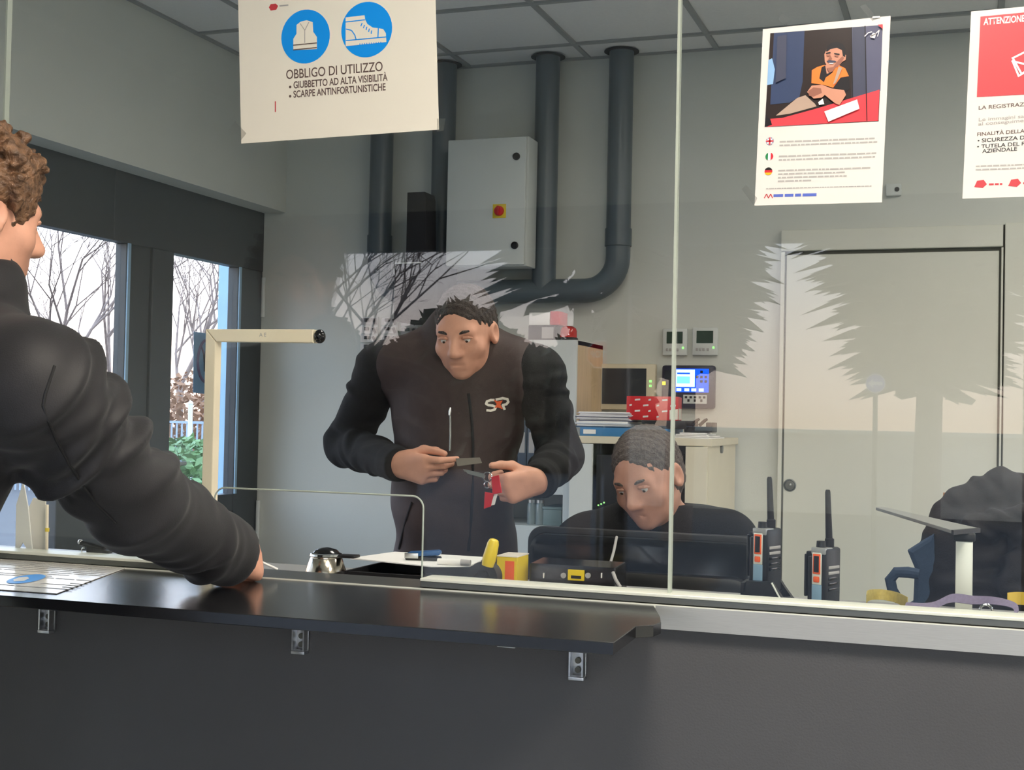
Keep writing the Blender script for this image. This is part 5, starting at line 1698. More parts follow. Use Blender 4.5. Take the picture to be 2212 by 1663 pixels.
# ---------------------------------------------------------------- the standing officer
YO = 3.40
SL, SRr = at(826, 796, YO + 0.01), at(1160, 806, YO + 0.03)
EL, ER = at(748, 962, YO + 0.03), at(1212, 985, YO + 0.06)
WL, WRi = at(862, 1003, YO - 0.20), at(1163, 1038, YO - 0.17)
N = (SL + SRr) / 2 + Vector((0, 0.005, 0.055))
PV = at(985, 1235, YO + 0.04)
PV = Vector((PV.x, YO + 0.04, 0.93))
HC = at(1006, 715, YO - 0.06)
HR = frame((0.02, -1, -0.34), (-0.03, 0, 1))
OR_ = frame((0.0, -1, 0), (0, 0, 1))
off = empty('person', (PV.x, PV.y, 0), 'standing person in dark brown vest, looking down at a card in their hands', 'person')
off['skin_mat_ref'] = 'skin_a'
hipsO = [PV + Vector((s * 0.09, 0, -0.04)) for s in (-1, 1)]
kneesO = [Vector((PV.x + s * 0.11, YO + 0.02, 0.50)) for s in (-1, 1)]
ankO = [Vector((PV.x + s * 0.12, YO + 0.06, 0.095)) for s in (-1, 1)]
toeO = [Vector((PV.x + s * 0.14, YO - 0.10, 0.04)) for s in (-1, 1)]
fb = Field((PV.x - 0.50, 2.98, 0.0), (PV.x + 0.50, 3.62, HC.z + 0.16), 0.0045)
torso(fb, N, PV, OR_, 0.165, 0.105, 0, 0.05, (SL, SRr), 0.02)
legs(fb, hipsO, kneesO, ankO, toeO)
fb.cone(N - Vector((0, 0, 0.02)), HC + HR @ Vector((0, -0.03, -0.05)), 0.062, 0.058, 0.03)
head(fb, HC, HR, 1.0, 1.05)
for S_, E_, W_ in ((SL, EL, WL), (SRr, ER, WRi)):
    fb.cone(S_, E_, 0.052, 0.042, 0.03)
    fb.cone(E_, W_, 0.043, 0.029, 0.02)
# his right hand: back towards us, index and thumb pinching a card
fR = (at(990, 1030, YO - 0.26) - WL).normalized()
sR = Vector((0.10, -0.25, 1)).normalized()
sR = (sR - fR * sR.dot(fR)).normalized()
nR = fR.cross(sR)
if nR.y < 0:
    nR = -nR
hand(fb, WL, fR, nR, sR, ((14, 34, 26), (40, 52, 34), (52, 58, 36), (60, 60, 38)), ((0.75, 0.40, 0.55), (1.0, 0.0, 0.30), (1, -0.15, 0.1)), 1.04)
fL = (at(1075, 1062, YO - 0.26) - WRi).normalized()
sL_ = Vector((-0.12, -0.30, 1)).normalized()
sL_ = (sL_ - fL * sL_.dot(fL)).normalized()
nL = fL.cross(sL_)
if nL.y < 0:
    nL = -nL
hand(fb, WRi, fL, nL, sL_, ((60, 75, 40), (66, 78, 42), (70, 80, 42), (74, 80, 42)), ((0.70, 0.55, 0.20), (1, 0.30, -0.05), (1, 0.18, -0.05)), 1.04)
body = fb.mesh('body', M['skin_a'], off)
face_parts(off, HC, HR, 1.0, M['hair_dark'])
hair_cap('hair', HC, HR, 1.0, M['hair_dark'], off, 0.0035, 0.058)
# black knitted sleeves and body
fk = Field((PV.x - 0.52, 3.02, 0.84), (PV.x + 0.52, 3.64, N.z + 0.12), 0.0045)
torso(fk, N, PV, OR_, 0.165, 0.105, 0.012, 0.05, (SL, SRr), 0.02)
for S_, E_, W_, ph in ((SL, EL, WL, 0.4), (SRr, ER, WRi, 2.1)):
    D = (W_ - E_).normalized()
    fk.cone(S_, E_, 0.071, 0.060, 0.03, 'u', (0.008, 14, int(ph * 10), 0.10))
    fk.cone(E_, W_ - D * 0.004, 0.062, 0.046, 0.02, 'u', (0.007, 14, int(ph * 10) + 1, 0.10))
    fk.cone(W_ - D * 0.035, W_ + D * 0.002, 0.0475, 0.0465, 0.006)
    fk.clip_ball(W_ + D * 0.010, D, W_, 0.085)
fk.clip((0, 0, N.z + 0.055), (0, 0, 1))
fk.clip((0, 0, 0.86), (0, 0, -1))
fk.mesh('pullover', M['knit'], off)
# brown softshell vest
fv = Field((PV.x - 0.34, 3.10, 0.80), (PV.x + 0.34, 3.64, N.z + 0.16), 0.0045)
torso(fv, N, PV, OR_, 0.168, 0.108, 0.026, 0.05, (SL + (SRr - SL) * 0.11, SRr + (SL - SRr) * 0.11), 0.022)
fv.cone(N + Vector((0, -0.005, 0.0)), N + Vector((0, -0.016, 0.066)), 0.092, 0.078, 0.03)
for s, S_ in ((-1, SL), (1, SRr)):
    fv.ell(S_ + Vector((s * 0.045, 0.0, -0.13)), (0.040, 0.20, 0.13), None, 0.015, 's')
fv.ell(N + Vector((0, 0, 0.10)), (0.060, 0.066, 0.050), None, 0.01, 's')
fv.clip((0, 0, 0.84), (0, 0, -1))
# soft hanging folds
x_, z_ = fv.ax[0][:, None, None], fv.ax[2][None, None, :]
fv.V += (0.0028 * np.sin(26 * (x_ - PV.x) + 3.0 * np.sin(9 * z_)) * np.clip((1.36 - z_) * 3, 0, 1) + 0.0020 * np.sin(46 * z_ + 8 * (x_ - PV.x))).astype(np.float32)
vest_o = fv.mesh('vest', M['vest'], off)
vb = bvh_of(vest_o)
# zip down the front, pocket zip, printed logo
def on_vest(px, py, off_=0.0):
    d = ray(px, py).normalized()
    h_ = vb.ray_cast(EYE + d * 2.3, d)
    return (h_[0] if h_[0] else at(px, py, YO - 0.14)) - d * off_


MB().tube([on_vest(x, y, 0.001) for x, y in ((1012, 850), (1016, 880), (1020, 920), (1022, 960), (1021, 1060), (1018, 1120), (1012, 1190))], 0.0042, 8).build('front_zip', M['black_matte'], vest_o)
MB().tube([on_vest(x, y, 0.001) for x, y in ((972, 890), (973, 910), (973, 940), (972, 974))], 0.0030, 8).build('pocket_zip', M['alu_dull'], vest_o)
MB().tube([on_vest(x, y, 0.004) for x, y in ((973, 880), (972, 888), (971, 897))], [0.0022, 0.0042, 0.0030], 8).build('zip_pull', M['alu'], vest_o)
MB().tube([on_vest(x, y, 0.001) for x, y in ((890, 1085), (878, 1120), (868, 1160), (862, 1185))], 0.0040, 8).build('side_zip', M['black_matte'], vest_o)


def logo(name, polys, m, lay):
    v, f = [], []
    for pg in polys:
        k = len(v)
        v += [on_vest(x, y, 0.0012 + lay * 0.0006) for x, y in pg]
        f.append(tuple(range(k, k + len(pg))))
    return mesh_obj(name, v, f, m, vest_o, smooth=False)


def thick(pts, w):
    out = []
    for (x0, y0), (x1, y1) in zip(pts, pts[1:]):
        L = math.hypot(x1 - x0, y1 - y0)
        dx, dy = (x1 - x0) / L, (y1 - y0) / L
        x0, y0, x1, y1 = x0 - dx * w * 0.25, y0 - dy * w * 0.25, x1 + dx * w * 0.25, y1 + dy * w * 0.25
        nx, ny = -dy * w / 2, dx * w / 2
        out.append([(x0 + nx, y0 + ny), (x0 - nx, y0 - ny), (x1 - nx, y1 - ny), (x1 + nx, y1 + ny)])
    return out


logo('printed_logo', thick([(1067, 864), (1060, 864), (1052, 867), (1050, 872), (1055, 875), (1064, 876), (1071, 879), (1069, 884), (1060, 887), (1052, 886)], 5.2), M['laminate'], 1)
logo('printed_logo', thick([(1072, 863), (1086, 860), (1096, 862), (1098, 868), (1094, 873), (1086, 875), (1090, 884)], 5.2), M['laminate'], 1)
logo('printed_star', [[(1066, 863), (1075, 867), (1086, 865), (1081, 874), (1087, 884), (1076, 880), (1068, 881), (1073, 873)]], M['orange'], 2)
# trousers
ft = Field((PV.x - 0.34, 3.15, 0.05), (PV.x + 0.34, 3.66, 1.02), 0.007)
legs(ft, hipsO, kneesO, ankO, toeO, 0.022, False)
ft.ell(PV + Vector((0, 0, 0.0)), (0.172, 0.122, 0.13), None, 0.03)
ft.clip((0, 0, 0.07), (0, 0, -1))
ft.mesh('trousers', M['trousers'], off)
shoes(off, ankO, toeO)

# the card, the key bunch with red tags
p0 = at(996, 998, YO - 0.285)
cd = empty('grey_card', p0, 'small translucent grey card pinched in the standing person\'s fingers', 'card')
MB().prism([at(x, y, YO - 0.288) for x, y in ((984, 990), (1036, 988), (1041, 1000), (988, 1007))], (0, 0.0012, 0.0)).build('card_body', mat('grey_clear_card', rgb(140, 132, 122), 0.3), cd, smooth=False)
YKk = YO - 0.292
kc = at(1053, 1030, YKk)
kb = empty('key_bunch', kc, 'bunch of keys with two red plastic tags hanging from the standing person\'s hand', 'keys')
MB().tube(arc(kc, 0.012, 0, R(340), 16), 0.0016, 8).build('key_ring', M['chrome'], kb)
MB().tube(arc(kc + Vector((0.0, -0.001, -0.02)), 0.008, 0, R(340), 14), 0.0013, 8).build('key_ring', M['chrome'], kb)
for i, pts in enumerate(([(1000, 1013), (1046, 1023), (1046, 1029), (1003, 1018)], [(1006, 1018), (1048, 1027), (1047, 1033), (1010, 1023)])):
    MB().prism([at(x, y, YKk - 0.003 - 0.004 * i) for x, y in pts], (0, 0.002, 0)).build('key_blade', M['alu'], kb, smooth=False)
for i, pts in enumerate(([(1061, 1030), (1077, 1026), (1084, 1064), (1064, 1068)], [(1047, 1062), (1066, 1066), (1060, 1094), (1045, 1099)])):
    MB().prism([at(x, y, YKk - 0.010 + 0.004 * i) for x, y in pts], (0, 0.004, 0), 0.001).build('red_tag', M['red'], kb, smooth=False)
MB().prism([at(x, y, YKk - 0.004) for x, y in ((1068, 1066), (1074, 1068), (1068, 1090), (1060, 1092))], (0, 0.003, 0)).build('clear_tag', M['paper'], kb, smooth=False)

# ---------------------------------------------------------------- the seated man
YSm = 3.32
HC2 = at(1400, 1028, YSm)
HR2 = frame((-0.28, -1, -0.42), (-0.16, 0, 1))
N2 = at(1412, 1128, YSm + 0.09)
S2L, S2R = at(1262, 1178, YSm + 0.08), at(1572, 1172, YSm + 0.12)
PV2 = Vector((N2.x + 0.02, YSm + 0.32, 0.56))
sm = empty('person', (PV2.x, PV2.y, 0), 'seated person in black top behind the monitor, head bowed', 'person')
sm['skin_mat_ref'] = 'skin_b'
E2L, E2R = S2L + Vector((-0.06, -0.06, -0.26)), S2R + Vector((0.06, -0.08, -0.26))
W2L, W2R = Vector((S2L.x + 0.06, YSm - 0.20, 0.785)), Vector((S2R.x - 0.08, YSm - 0.20, 0.785))
fb = Field((N2.x - 0.42, 2.84, 0.0), (N2.x + 0.46, 3.96, HC2.z + 0.16), 0.006)
OR2 = frame((0, -1, 0), (0.0, -0.42, 1))
torso(fb, N2 - Vector((0, 0, 0.02)), PV2, OR2, 0.165, 0.11, 0, 0.05, (S2L, S2R), 0.02)
hips2 = [PV2 + Vector((s * 0.10, 0, -0.03)) for s in (-1, 1)]
kn2 = [Vector((PV2.x + s * 0.14, YSm - 0.10, 0.53)) for s in (-1, 1)]
an2 = [Vector((PV2.x + s * 0.14, YSm - 0.04, 0.095)) for s in (-1, 1)]
to2 = [Vector((PV2.x + s * 0.15, YSm - 0.20, 0.04)) for s in (-1, 1)]
legs(fb, hips2, kn2, an2, to2)
fb.cone(N2 - Vector((0, 0, 0.02)), HC2 + HR2 @ Vector((0, -0.03, -0.05)), 0.062, 0.058, 0.03)
head(fb, HC2, HR2, 1.02)
for S_, E_, W_, sx in ((S2L, E2L, W2L, 1), (S2R, E2R, W2R, -1)):
    fb.cone(S_, E_, 0.052, 0.042, 0.03)
    fb.cone(E_, W_, 0.043, 0.029, 0.02)
    hand(fb, W_, (0.15 * sx, -1, -0.12), (0, 0.1, -1), (sx, 0.1, 0), ((15, 25, 15),) * 4, ((0.7, 0.7, 0.2), (0.9, 0.4, 0.1), (1, 0.2, 0.1)), 1.0)
fb.mesh('body', M['skin_b'], sm)
face_parts(sm, HC2, HR2, 1.02, M['hair_grey'])
hair_cap('hair', HC2, HR2, 1.02, M['hair_grey'], sm, 0.0035, 0.066)
fk = Field((N2.x - 0.42, 2.90, 0.40), (N2.x + 0.46, 3.96, N2.z + 0.12), 0.006)
torso(fk, N2 - Vector((0, 0, 0.02)), PV2, OR2, 0.168, 0.114, 0.020, 0.05, (S2L, S2R), 0.02)
for S_, E_, W_, ph in ((S2L, E2L, W2L, 0.4), (S2R, E2R, W2R, 2.1)):
    D = (W_ - E_).normalized()
    fk.cone(S_, E_, 0.074, 0.062, 0.03, 'u', (0.004, 2.4, ph))
    fk.cone(E_, W_, 0.062, 0.046, 0.02, 'u', (0.0035, 2.6, ph))
    fk.clip_ball(W_, D, W_, 0.085)
fk.ell(N2 + Vector((0, -0.02, 0.09)), (0.062, 0.07, 0.06), None, 0.01, 's')
fk.clip((0, 0, N2.z + 0.05), (0, 0, 1))
fk.clip((0, 0, 0.46), (0, 0, -1))
fk.mesh('pullover', M['knit'], sm)
ft = Field((N2.x - 0.42, 2.9, 0.05), (N2.x + 0.46, 3.96, 0.78), 0.008)
legs(ft, hips2, kn2, an2, to2, 0.022, False)
ft.ell(PV2, (0.18, 0.14, 0.12), None, 0.03)
ft.clip((0, 0, 0.07), (0, 0, -1))
ft.mesh('trousers', M['trousers'], sm)
shoes(sm, an2, to2)

# ---------------------------------------------------------------- the customer at the left
FD = Vector((0.35, 0.94, 0)).normalized()
RD = Vector((FD.y, -FD.x, 0))
CS = at(66, 836, 1.55)                     # right shoulder joint
CE = at(292, 1082, 1.76)                   # right elbow
CW = at(486, 1190, 2.055)                  # right wrist
CM = CS - RD * 0.235
CSL = CM - RD * 0.19 + Vector((0, 0, 0.02))
CN = CM + Vector((0, 0, 0.065)) + FD * 0.015
CP = CM - FD * 0.26 + Vector((0, 0, 0))
CP.z = 0.94
HC3 = CN + FD * 0.046 + Vector((-0.034, 0, 0.213))
HR3 = frame(FD + Vector((0.05, 0, -0.12)), (0, 0, 1))
cu = empty('person', (CP.x, CP.y, 0), 'person with curly brown hair and black jacket, forearm resting on the counter shelf', 'person')
cu['skin_mat_ref'] = 'skin_a'
UPt = (CN - CP).normalized()
OR3 = frame(FD, UPt)
OR3 = Matrix((RD, UPt.cross(RD), UPt)).transposed()
fb = Field((CP.x - 0.50, CP.y - 0.50, 0.0), (CW.x + 0.22, CW.y + 0.26, HC3.z + 0.16), 0.006)
torso(fb, CN - Vector((0, 0, 0.02)), CP, OR3, 0.165, 0.11, 0, 0.05, (CS, CSL), 0.01)
hips3 = [CP + RD * (s * 0.09) + Vector((0, 0, -0.04)) for s in (-1, 1)]
kn3 = [CP + RD * (s * 0.11) + FD * 0.04 for s in (-1, 1)]
an3 = [CP + RD * (s * 0.13) - FD * 0.02 for s in (-1, 1)]
to3 = [CP + RD * (s * 0.15) + FD * 0.14 for s in (-1, 1)]
for k_, a_, t_ in zip(kn3, an3, to3):
    k_.z, a_.z, t_.z = 0.50, 0.095, 0.04
legs(fb, hips3, kn3, an3, to3)
fb.cone(CN - Vector((0, 0, 0.02)), HC3 + HR3 @ Vector((0, -0.03, -0.05)), 0.062, 0.058, 0.03)
head(fb, HC3, HR3, 1.0)
CEL, CWL = CSL + FD * -0.06 + Vector((-0.05, 0, -0.27)), CSL - FD * 0.06 + Vector((-0.04, 0, -0.50))
for S_, E_, W_ in ((CS, CE, CW), (CSL, CEL, CWL)):
    fb.cone(S_, E_, 0.052, 0.044, 0.03)
    fb.cone(E_, W_, 0.043, 0.029, 0.02)
fC = Vector((-0.10, 0.92, -0.16)).normalized()
sC = Vector((-0.35, 0.0, 1)).normalized()
sC = (sC - fC * sC.dot(fC)).normalized()
nC = -fC.cross(sC)
if nC.x > 0:
    nC = -nC
hand(fb, CW + Vector((0.012, 0.012, -0.012)), fC, nC, sC, ((40, 60, 30), (55, 65, 35), (60, 68, 35), (62, 68, 35)), ((0.75, 0.35, 0.5), (0.95, 0.0, 0.4), (0.9, -0.2, 0.5)), 1.0)
hand(fb, CWL, (0, 0.1, -1), RD, FD, ((10, 15, 10),) * 4, ((0.7, 0.7, 0.1), (0.9, 0.4, 0.05), (1, 0.2, 0.05)), 1.0)
fb.mesh('body', M['skin_a'], cu)
face_parts(cu, HC3, HR3, 1.0, M['hair_brown'])
hair_cap('hair', HC3, HR3, 1.0, M['hair_brown'], cu, 0.016, 0.058, 0.013, 3)
# softshell jacket, one shell, folds grown along the sleeve
fj = Field((CP.x - 0.50, CP.y - 0.50, 0.74), (CW.x + 0.16, CW.y + 0.16, CN.z + 0.18), 0.005)
torso(fj, CN - Vector((0, 0, 0.02)), CP, OR3, 0.168, 0.114, 0.030, 0.05, (CS, CSL), 0.012)
fj.cone(CN - Vector((0, 0, 0.01)), CN + FD * 0.015 + Vector((0, 0, 0.085)), 0.098, 0.084, 0.03)
DW = (CW - CE).normalized()
fj.cone(CS, CE, 0.087, 0.075, 0.035, 'u', (0.014, 34, 5, 0.12))
fj.cone(CE, CW, 0.076, 0.062, 0.03, 'u', (0.010, 20, 9, 0.10))
fj.cone(CW - DW * 0.03, CW + DW * 0.008, 0.0625, 0.0600, 0.01)
fj.clip_ball(CW + DW * 0.022, DW * 0.8 + Vector((0.1, 0.5, 0)), CW, 0.10)
DL = (CWL - CEL).normalized()
fj.cone(CSL, CEL, 0.088, 0.074, 0.035, 'u', (0.010, 14, 2, 0.10))
fj.cone(CEL, CWL, 0.074, 0.055, 0.03, 'u', (0.005, 2.2, 0.4))
fj.clip_ball(CWL, DL, CWL, 0.09)
fj.ell(CN + FD * 0.012 + Vector((0, 0, 0.115)), (0.066, 0.072, 0.055), None, 0.01, 's')
fj.clip((0, 0, 0.78), (0, 0, -1))
# nothing of the sleeve sinks below the shelf top
x_, y_, z_ = fj.ax[0][:, None, None], fj.ax[1][None, :, None], fj.ax[2][None, None, :]
cut = np.minimum(Z0 + 0.0015 - z_, y_ - 1.76)
np.maximum(fj.V, cut.astype(np.float32), out=fj.V)
jk = fj.mesh('jacket', M['softshell'], cu)
jb = bvh_of(jk)


def on_jacket(px, py, off_=0.0):
    d = ray(px, py).normalized()
    h_ = jb.ray_cast(EYE + d * 0.6, d)
    return (h_[0] if h_[0] else at(px, py, 1.6)) - d * off_


seam_m = mat('dark_seam_tape', rgb(14, 14, 16), 0.5)
MB().tube([on_jacket(x, y, 0.0) for x, y in ((118, 790), (108, 820), (98, 850), (93, 876))], 0.0022, 8).build('seam', seam_m, jk)
MB().tube([on_jacket(x, y, 0.0) for x, y in ((93, 876), (105, 910), (122, 950), (148, 1000), (180, 1050), (215, 1095), (250, 1130))], 0.0022, 8).build('seam', seam_m, jk)
ft = Field((CP.x - 0.42, CP.y - 0.42, 0.05), (CP.x + 0.42, CP.y + 0.42, 1.02), 0.008)
legs(ft, hips3, kn3, an3, to3, 0.022, False)
ft.ell(CP, (0.165, 0.165, 0.12), None, 0.03)
ft.clip((0, 0, 0.07), (0, 0, -1))
ft.mesh('trousers', M['trousers'], cu)
shoes(cu, an3, to3)
# white stick held out through the opening
a_, b_ = at(528, 1197, 2.135), at(599, 1229, 2.215)
stk = empty('white_stick', a_, 'thin white stick held in the hand at the pass-through opening', 'stick')
MB().tube([a_ - (b_ - a_) * 0.3, a_, b_], 0.0022, 10).build('stick_body', M['paper'], stk)
for o in (off, sm, cu):
    del o['skin_mat_ref']

# ================================================================== office chairs
def office_chair(cx, cy, label, m, seat_z=0.47, back_top=1.16, yaw=0.0, w=0.24, arms=True):
    """castered chair: five-star base, gas column, seat, back, loop armrests"""
    root = empty('office_chair', (cx, cy, 0), label, 'chair')
    rot = Matrix.Rotation(R(yaw), 3, 'Z')
    c = Vector((cx, cy, 0))
    T = lambda x, y, z: c + rot @ Vector((x, y, z))
    mb = MB()
    for i in range(5):
        a = 2 * math.pi * i / 5 + 0.3
        mb.tube([T(0, 0, 0.10), T(0.15 * math.cos(a), 0.15 * math.sin(a), 0.09), T(0.29 * math.cos(a), 0.29 * math.sin(a), 0.07)], [0.026, 0.02, 0.014], 8)
    mb.build('base', M['black'], root)
    for i in range(5):
        a = 2 * math.pi * i / 5 + 0.3
        MB().cyl(T(0.29 * math.cos(a) - 0.02, 0.29 * math.sin(a), 0.030), T(0.29 * math.cos(a) + 0.02, 0.29 * math.sin(a), 0.030), 0.029, seg=16).build('caster', M['black'], root)
    MB().cyl(T(0, 0, 0.10), T(0, 0, seat_z - 0.04), 0.025).build('column', M['alu_dull'], root)
    b_ = MB()
    b_.box((-w, -0.24, seat_z - 0.045), (w, 0.24, seat_z + 0.03), 0.03)
    for v in b_.bm.verts:
        v.co = T(*v.co)
    b_.build('seat', m, root)
    b_ = MB()
    b_.prism([(x, 0.25, z) for x, y, z in rrect(-w + 0.02, w - 0.02, seat_z + 0.10, back_top, 0.09, 0.25, 6)], (0, 0.055, 0), 0.018)
    for v in b_.bm.verts:
        v.co = T(*v.co)
    b_.build('backrest', m, root)
    MB().tube([T(0, 0.05, seat_z - 0.03), T(0, 0.28, seat_z - 0.02), T(0, 0.32, seat_z + 0.12), T(0, 0.30, seat_z + 0.3)], 0.022, 10).build('back_support', M['black'], root)
    if arms:
        for s in (-1, 1):
            x = s * (w + 0.035)
            MB().tube([T(x, 0.10, seat_z - 0.02), T(x, 0.13, seat_z + 0.10), T(x, 0.11, seat_z + 0.20), T(x, 0.03, seat_z + 0.24), T(x, -0.12, seat_z + 0.235), T(x, -0.19, seat_z + 0.20), T(x, -0.16, seat_z + 0.08), T(x, -0.05, seat_z - 0.02)], 0.018, 10).build('armrest', m, root)
    return root


chair_blue = mat('dark_blue_upholstery', rgb(52, 70, 94), 0.8, var=0.08, scale=80, bump=0.1, bscale=500)
# seated man's chair, behind him
office_chair(PV2.x, YSm + 0.28, 'black office chair that the seated person sits on', M['black_matte'], 0.45, 0.98, 0, 0.22, False)
# chair with jacket at the right edge
jc = at(2120, 1180, 3.25)
och = office_chair(jc.x + 0.04, 3.52, 'dark blue office chair with loop armrest, a dark jacket over its back', chair_blue, 0.50, 0.95, 168, 0.20, False)
# visible loop armrest at its left
MB().tube([at(1985, 1240, 3.18), at(1962, 1236, 3.18), at(1936, 1236, 3.18), at(1923, 1252, 3.18), at(1928, 1275, 3.18), at(1945, 1300, 3.18), at(1962, 1325, 3.18)], [0.012, 0.013, 0.013, 0.013, 0.012, 0.011, 0.011], 10).build('armrest', chair_blue, och)
MB().prism([at(x, y, 3.20) for x, y in ((1960, 1190), (2018, 1153), (2040, 1310), (1972, 1310), (1976, 1228))], (0, 0.05, 0), 0.010).build('side_wing', chair_blue, och, smooth=False)
# the jacket
jz = at(2150, 1052, 3.27).z
fj = Field((jc.x - 0.34, 3.05, 0.72), (jc.x + 0.50, 3.72, jz + 0.08), 0.0055)
j0, j1, j2 = at(2085, 1120, 3.28), at(2165, 1092, 3.28), at(2230, 1130, 3.30)
fj.cone(j0, j1, 0.062, 0.075, 0.05, 'u', (0.008, 1.6, 0.5))
fj.cone(j1, j2, 0.075, 0.075, 0.05, 'u', (0.008, 1.6, 1.5))
fj.cone(at(2062, 1190, 3.28), at(2045, 1330, 3.26), 0.070, 0.075, 0.05, 'u', (0.007, 2.2, 0.9))
fj.cone(j0, at(2060, 1200, 3.28), 0.062, 0.070, 0.05, 'u', (0.006, 1.6, 0.2))
fj.cone(at(2130, 1170, 3.26), at(2120, 1340, 3.24), 0.100, 0.115, 0.05, 'u', (0.009, 2.6, 2.0))
fj.cone(at(2215, 1180, 3.28), at(2225, 1340, 3.26), 0.095, 0.105, 0.05, 'u', (0.009, 2.6, 0.0))
fj.cone(at(2100, 1142, 3.16), at(2210, 1120, 3.16), 0.030, 0.030, 0.03, 'u', (0.006, 2.0, 1.0))
fj.cone(at(2250, 1120, 3.16), at(2195, 1260, 3.13), 0.035, 0.042, 0.03, 'u', (0.006, 2.6, 0.3))
jko = fj.mesh('draped_jacket', mat('black_brown_jacket', rgb(28, 24, 28), 0.75, var=0.15, scale=20, bump=0.08, bscale=300), None)
tag(jko, 'dark padded jacket draped over the chair at the right edge behind the desk lamp', 'jacket')
MB().tube([at(2178, 1215, 3.12), at(2190, 1250, 3.12), at(2198, 1290, 3.12)], 0.004, 8).build('jacket_zip', M['alu_dull'], jko)
p = at(2048, 1092, 3.95)
t = empty('brown_carton', (p.x, 3.97, 0.0), 'tan cardboard board showing behind the left shoulder of the draped jacket', 'carton')
A, B = at(2025, 1330, 3.95), at(2085, 1068, 3.95)
MB().box((A.x, 3.97, 0.55), (B.x + 0.05, 3.985, B.z), 0.001, rot=Matrix.Rotation(R(2), 3, 'Y')).build('board', mat('tan_cardboard', rgb(168, 122, 88), 0.8, var=0.06), t)
MB().box((A.x - 0.02, 3.94, 0.0), (B.x + 0.07, 4.01, 0.549), 0.002).build('board_support', M['cabinet_beige'], t, smooth=False)

# ================================================================== on the lobby shelf and left sill
pz = Z0 + 0.0006
pa = empty('rules_sheet', atz(150, 1250, pz), 'laminated printed sheet with a blue oval lying on the left of the counter shelf', 'sheet')
pc4 = [atz(286, 1222, pz), atz(122, 1283, pz), atz(-170, 1262, pz), atz(8, 1204, pz)]
MB().prism(pc4, (0, 0, 0.0012)).build('sheet', mat('glossy_laminated_sheet', rgb(226, 223, 216), 0.16, var=0.01, spec=0.9), pa, smooth=False)
U4 = lambda u, v: pc4[3] + (pc4[0] - pc4[3]) * u + (pc4[2] - pc4[3]) * v + Vector((0, 0, 0.0016))
rnd = random.Random(12)
q = []
for r_ in range(15):
    v = 0.08 + 0.056 * r_
    u = 0.06
    while u < 0.94:
        w_ = rnd.uniform(0.08, 0.3)
        if not (0.60 < v < 0.86 and 0.18 < u < 0.62) and rnd.random() < 0.86:
            u2 = min(u + w_, 0.95)
            q.append([U4(u, v + 0.016), U4(u2, v + 0.016), U4(u2, v), U4(u, v)])
        u += w_ + 0.012
quads('small_print', q, M['ink_grey'], pa)
oc = atz(57, 1250, pz + 0.0018)
ou, ov = atz(98, 1246, pz + 0.0018) - oc, atz(66, 1241, pz + 0.0018) - oc
flat('blue_disc', [oc + ou * math.cos(2 * math.pi * i / 36) + ov * math.sin(2 * math.pi * i / 36) for i in range(36)], M['blue_ink'], pa)
flat('disc_symbol', [oc + Vector((0, 0, 0.0004)) + ou * x + ov * y for x, y in ((-0.55, -0.4), (0.0, -0.5), (0.15, 0.0), (-0.05, 0.45), (-0.5, 0.5), (-0.7, 0.1))], M['laminate_white'], pa)

zl_ = 1.0430
YB2 = GL + 0.050
t = empty('folded_leaflet', at(50, 1186, YB2), 'white folded leaflet standing open on the sill under the customer\'s arm', 'leaflet')
MB().prism([at(x, y, YB2) for x, y in ((33, 1185), (35, 1090), (50, 1040), (60, 1095), (69, 1186), (58, 1186), (49, 1171), (41, 1185))], (0, 0.003, 0)).build('leaflet_front', M['paper'], t, smooth=False)
MB().prism([at(x, y, YB2 + 0.02) for x, y in ((70, 1187), (60, 1100), (72, 1075), (98, 1080), (97, 1188))], (0, 0.003, 0)).build('leaflet_back', M['laminate'], t, smooth=False)
t = empty('cream_post', at(101, 1189, YB2 + 0.01), 'thin cream upright stick with brass tip beside the folded leaflet', 'stick')
MB().cyl(at(101, 1189, YB2 + 0.01), at(102, 1090, YB2 + 0.01), 0.0032).build('post', M['cream'], t)
MB().cyl(at(101.7, 1148, YB2 + 0.01), at(102, 1140, YB2 + 0.01), 0.0045).build('brass_tip', M['yellow'], t)
p = at(205, 1192, YB2)
t = empty('chained_pen', (p.x, YB2, zl_), 'black pen with a little chain lying in its clip on the sill behind the forearm', 'pen')
MB().tube([at(174, 1172, YB2), at(196, 1178, YB2), at(226, 1186, YB2)], [0.0055, 0.0065, 0.005], 12).build('pen_body', M['black_gloss'], t)
MB().prism([at(x, y, YB2 - 0.006) for x, y in ((186, 1180), (232, 1190), (236, 1196), (186, 1193))], (0, 0.012, 0), 0.001).build('pen_clip', M['black'], t, smooth=False)
MB().tube(arc(at(181, 1189, YB2 - 0.008), 0.0055, R(60), R(300), 10), 0.0014, 6).build('chain_link', M['chrome'], t)
MB().sphere(at(174, 1171, YB2), 0.0062, seg=12).build('pen_cap', M['chrome'], t)

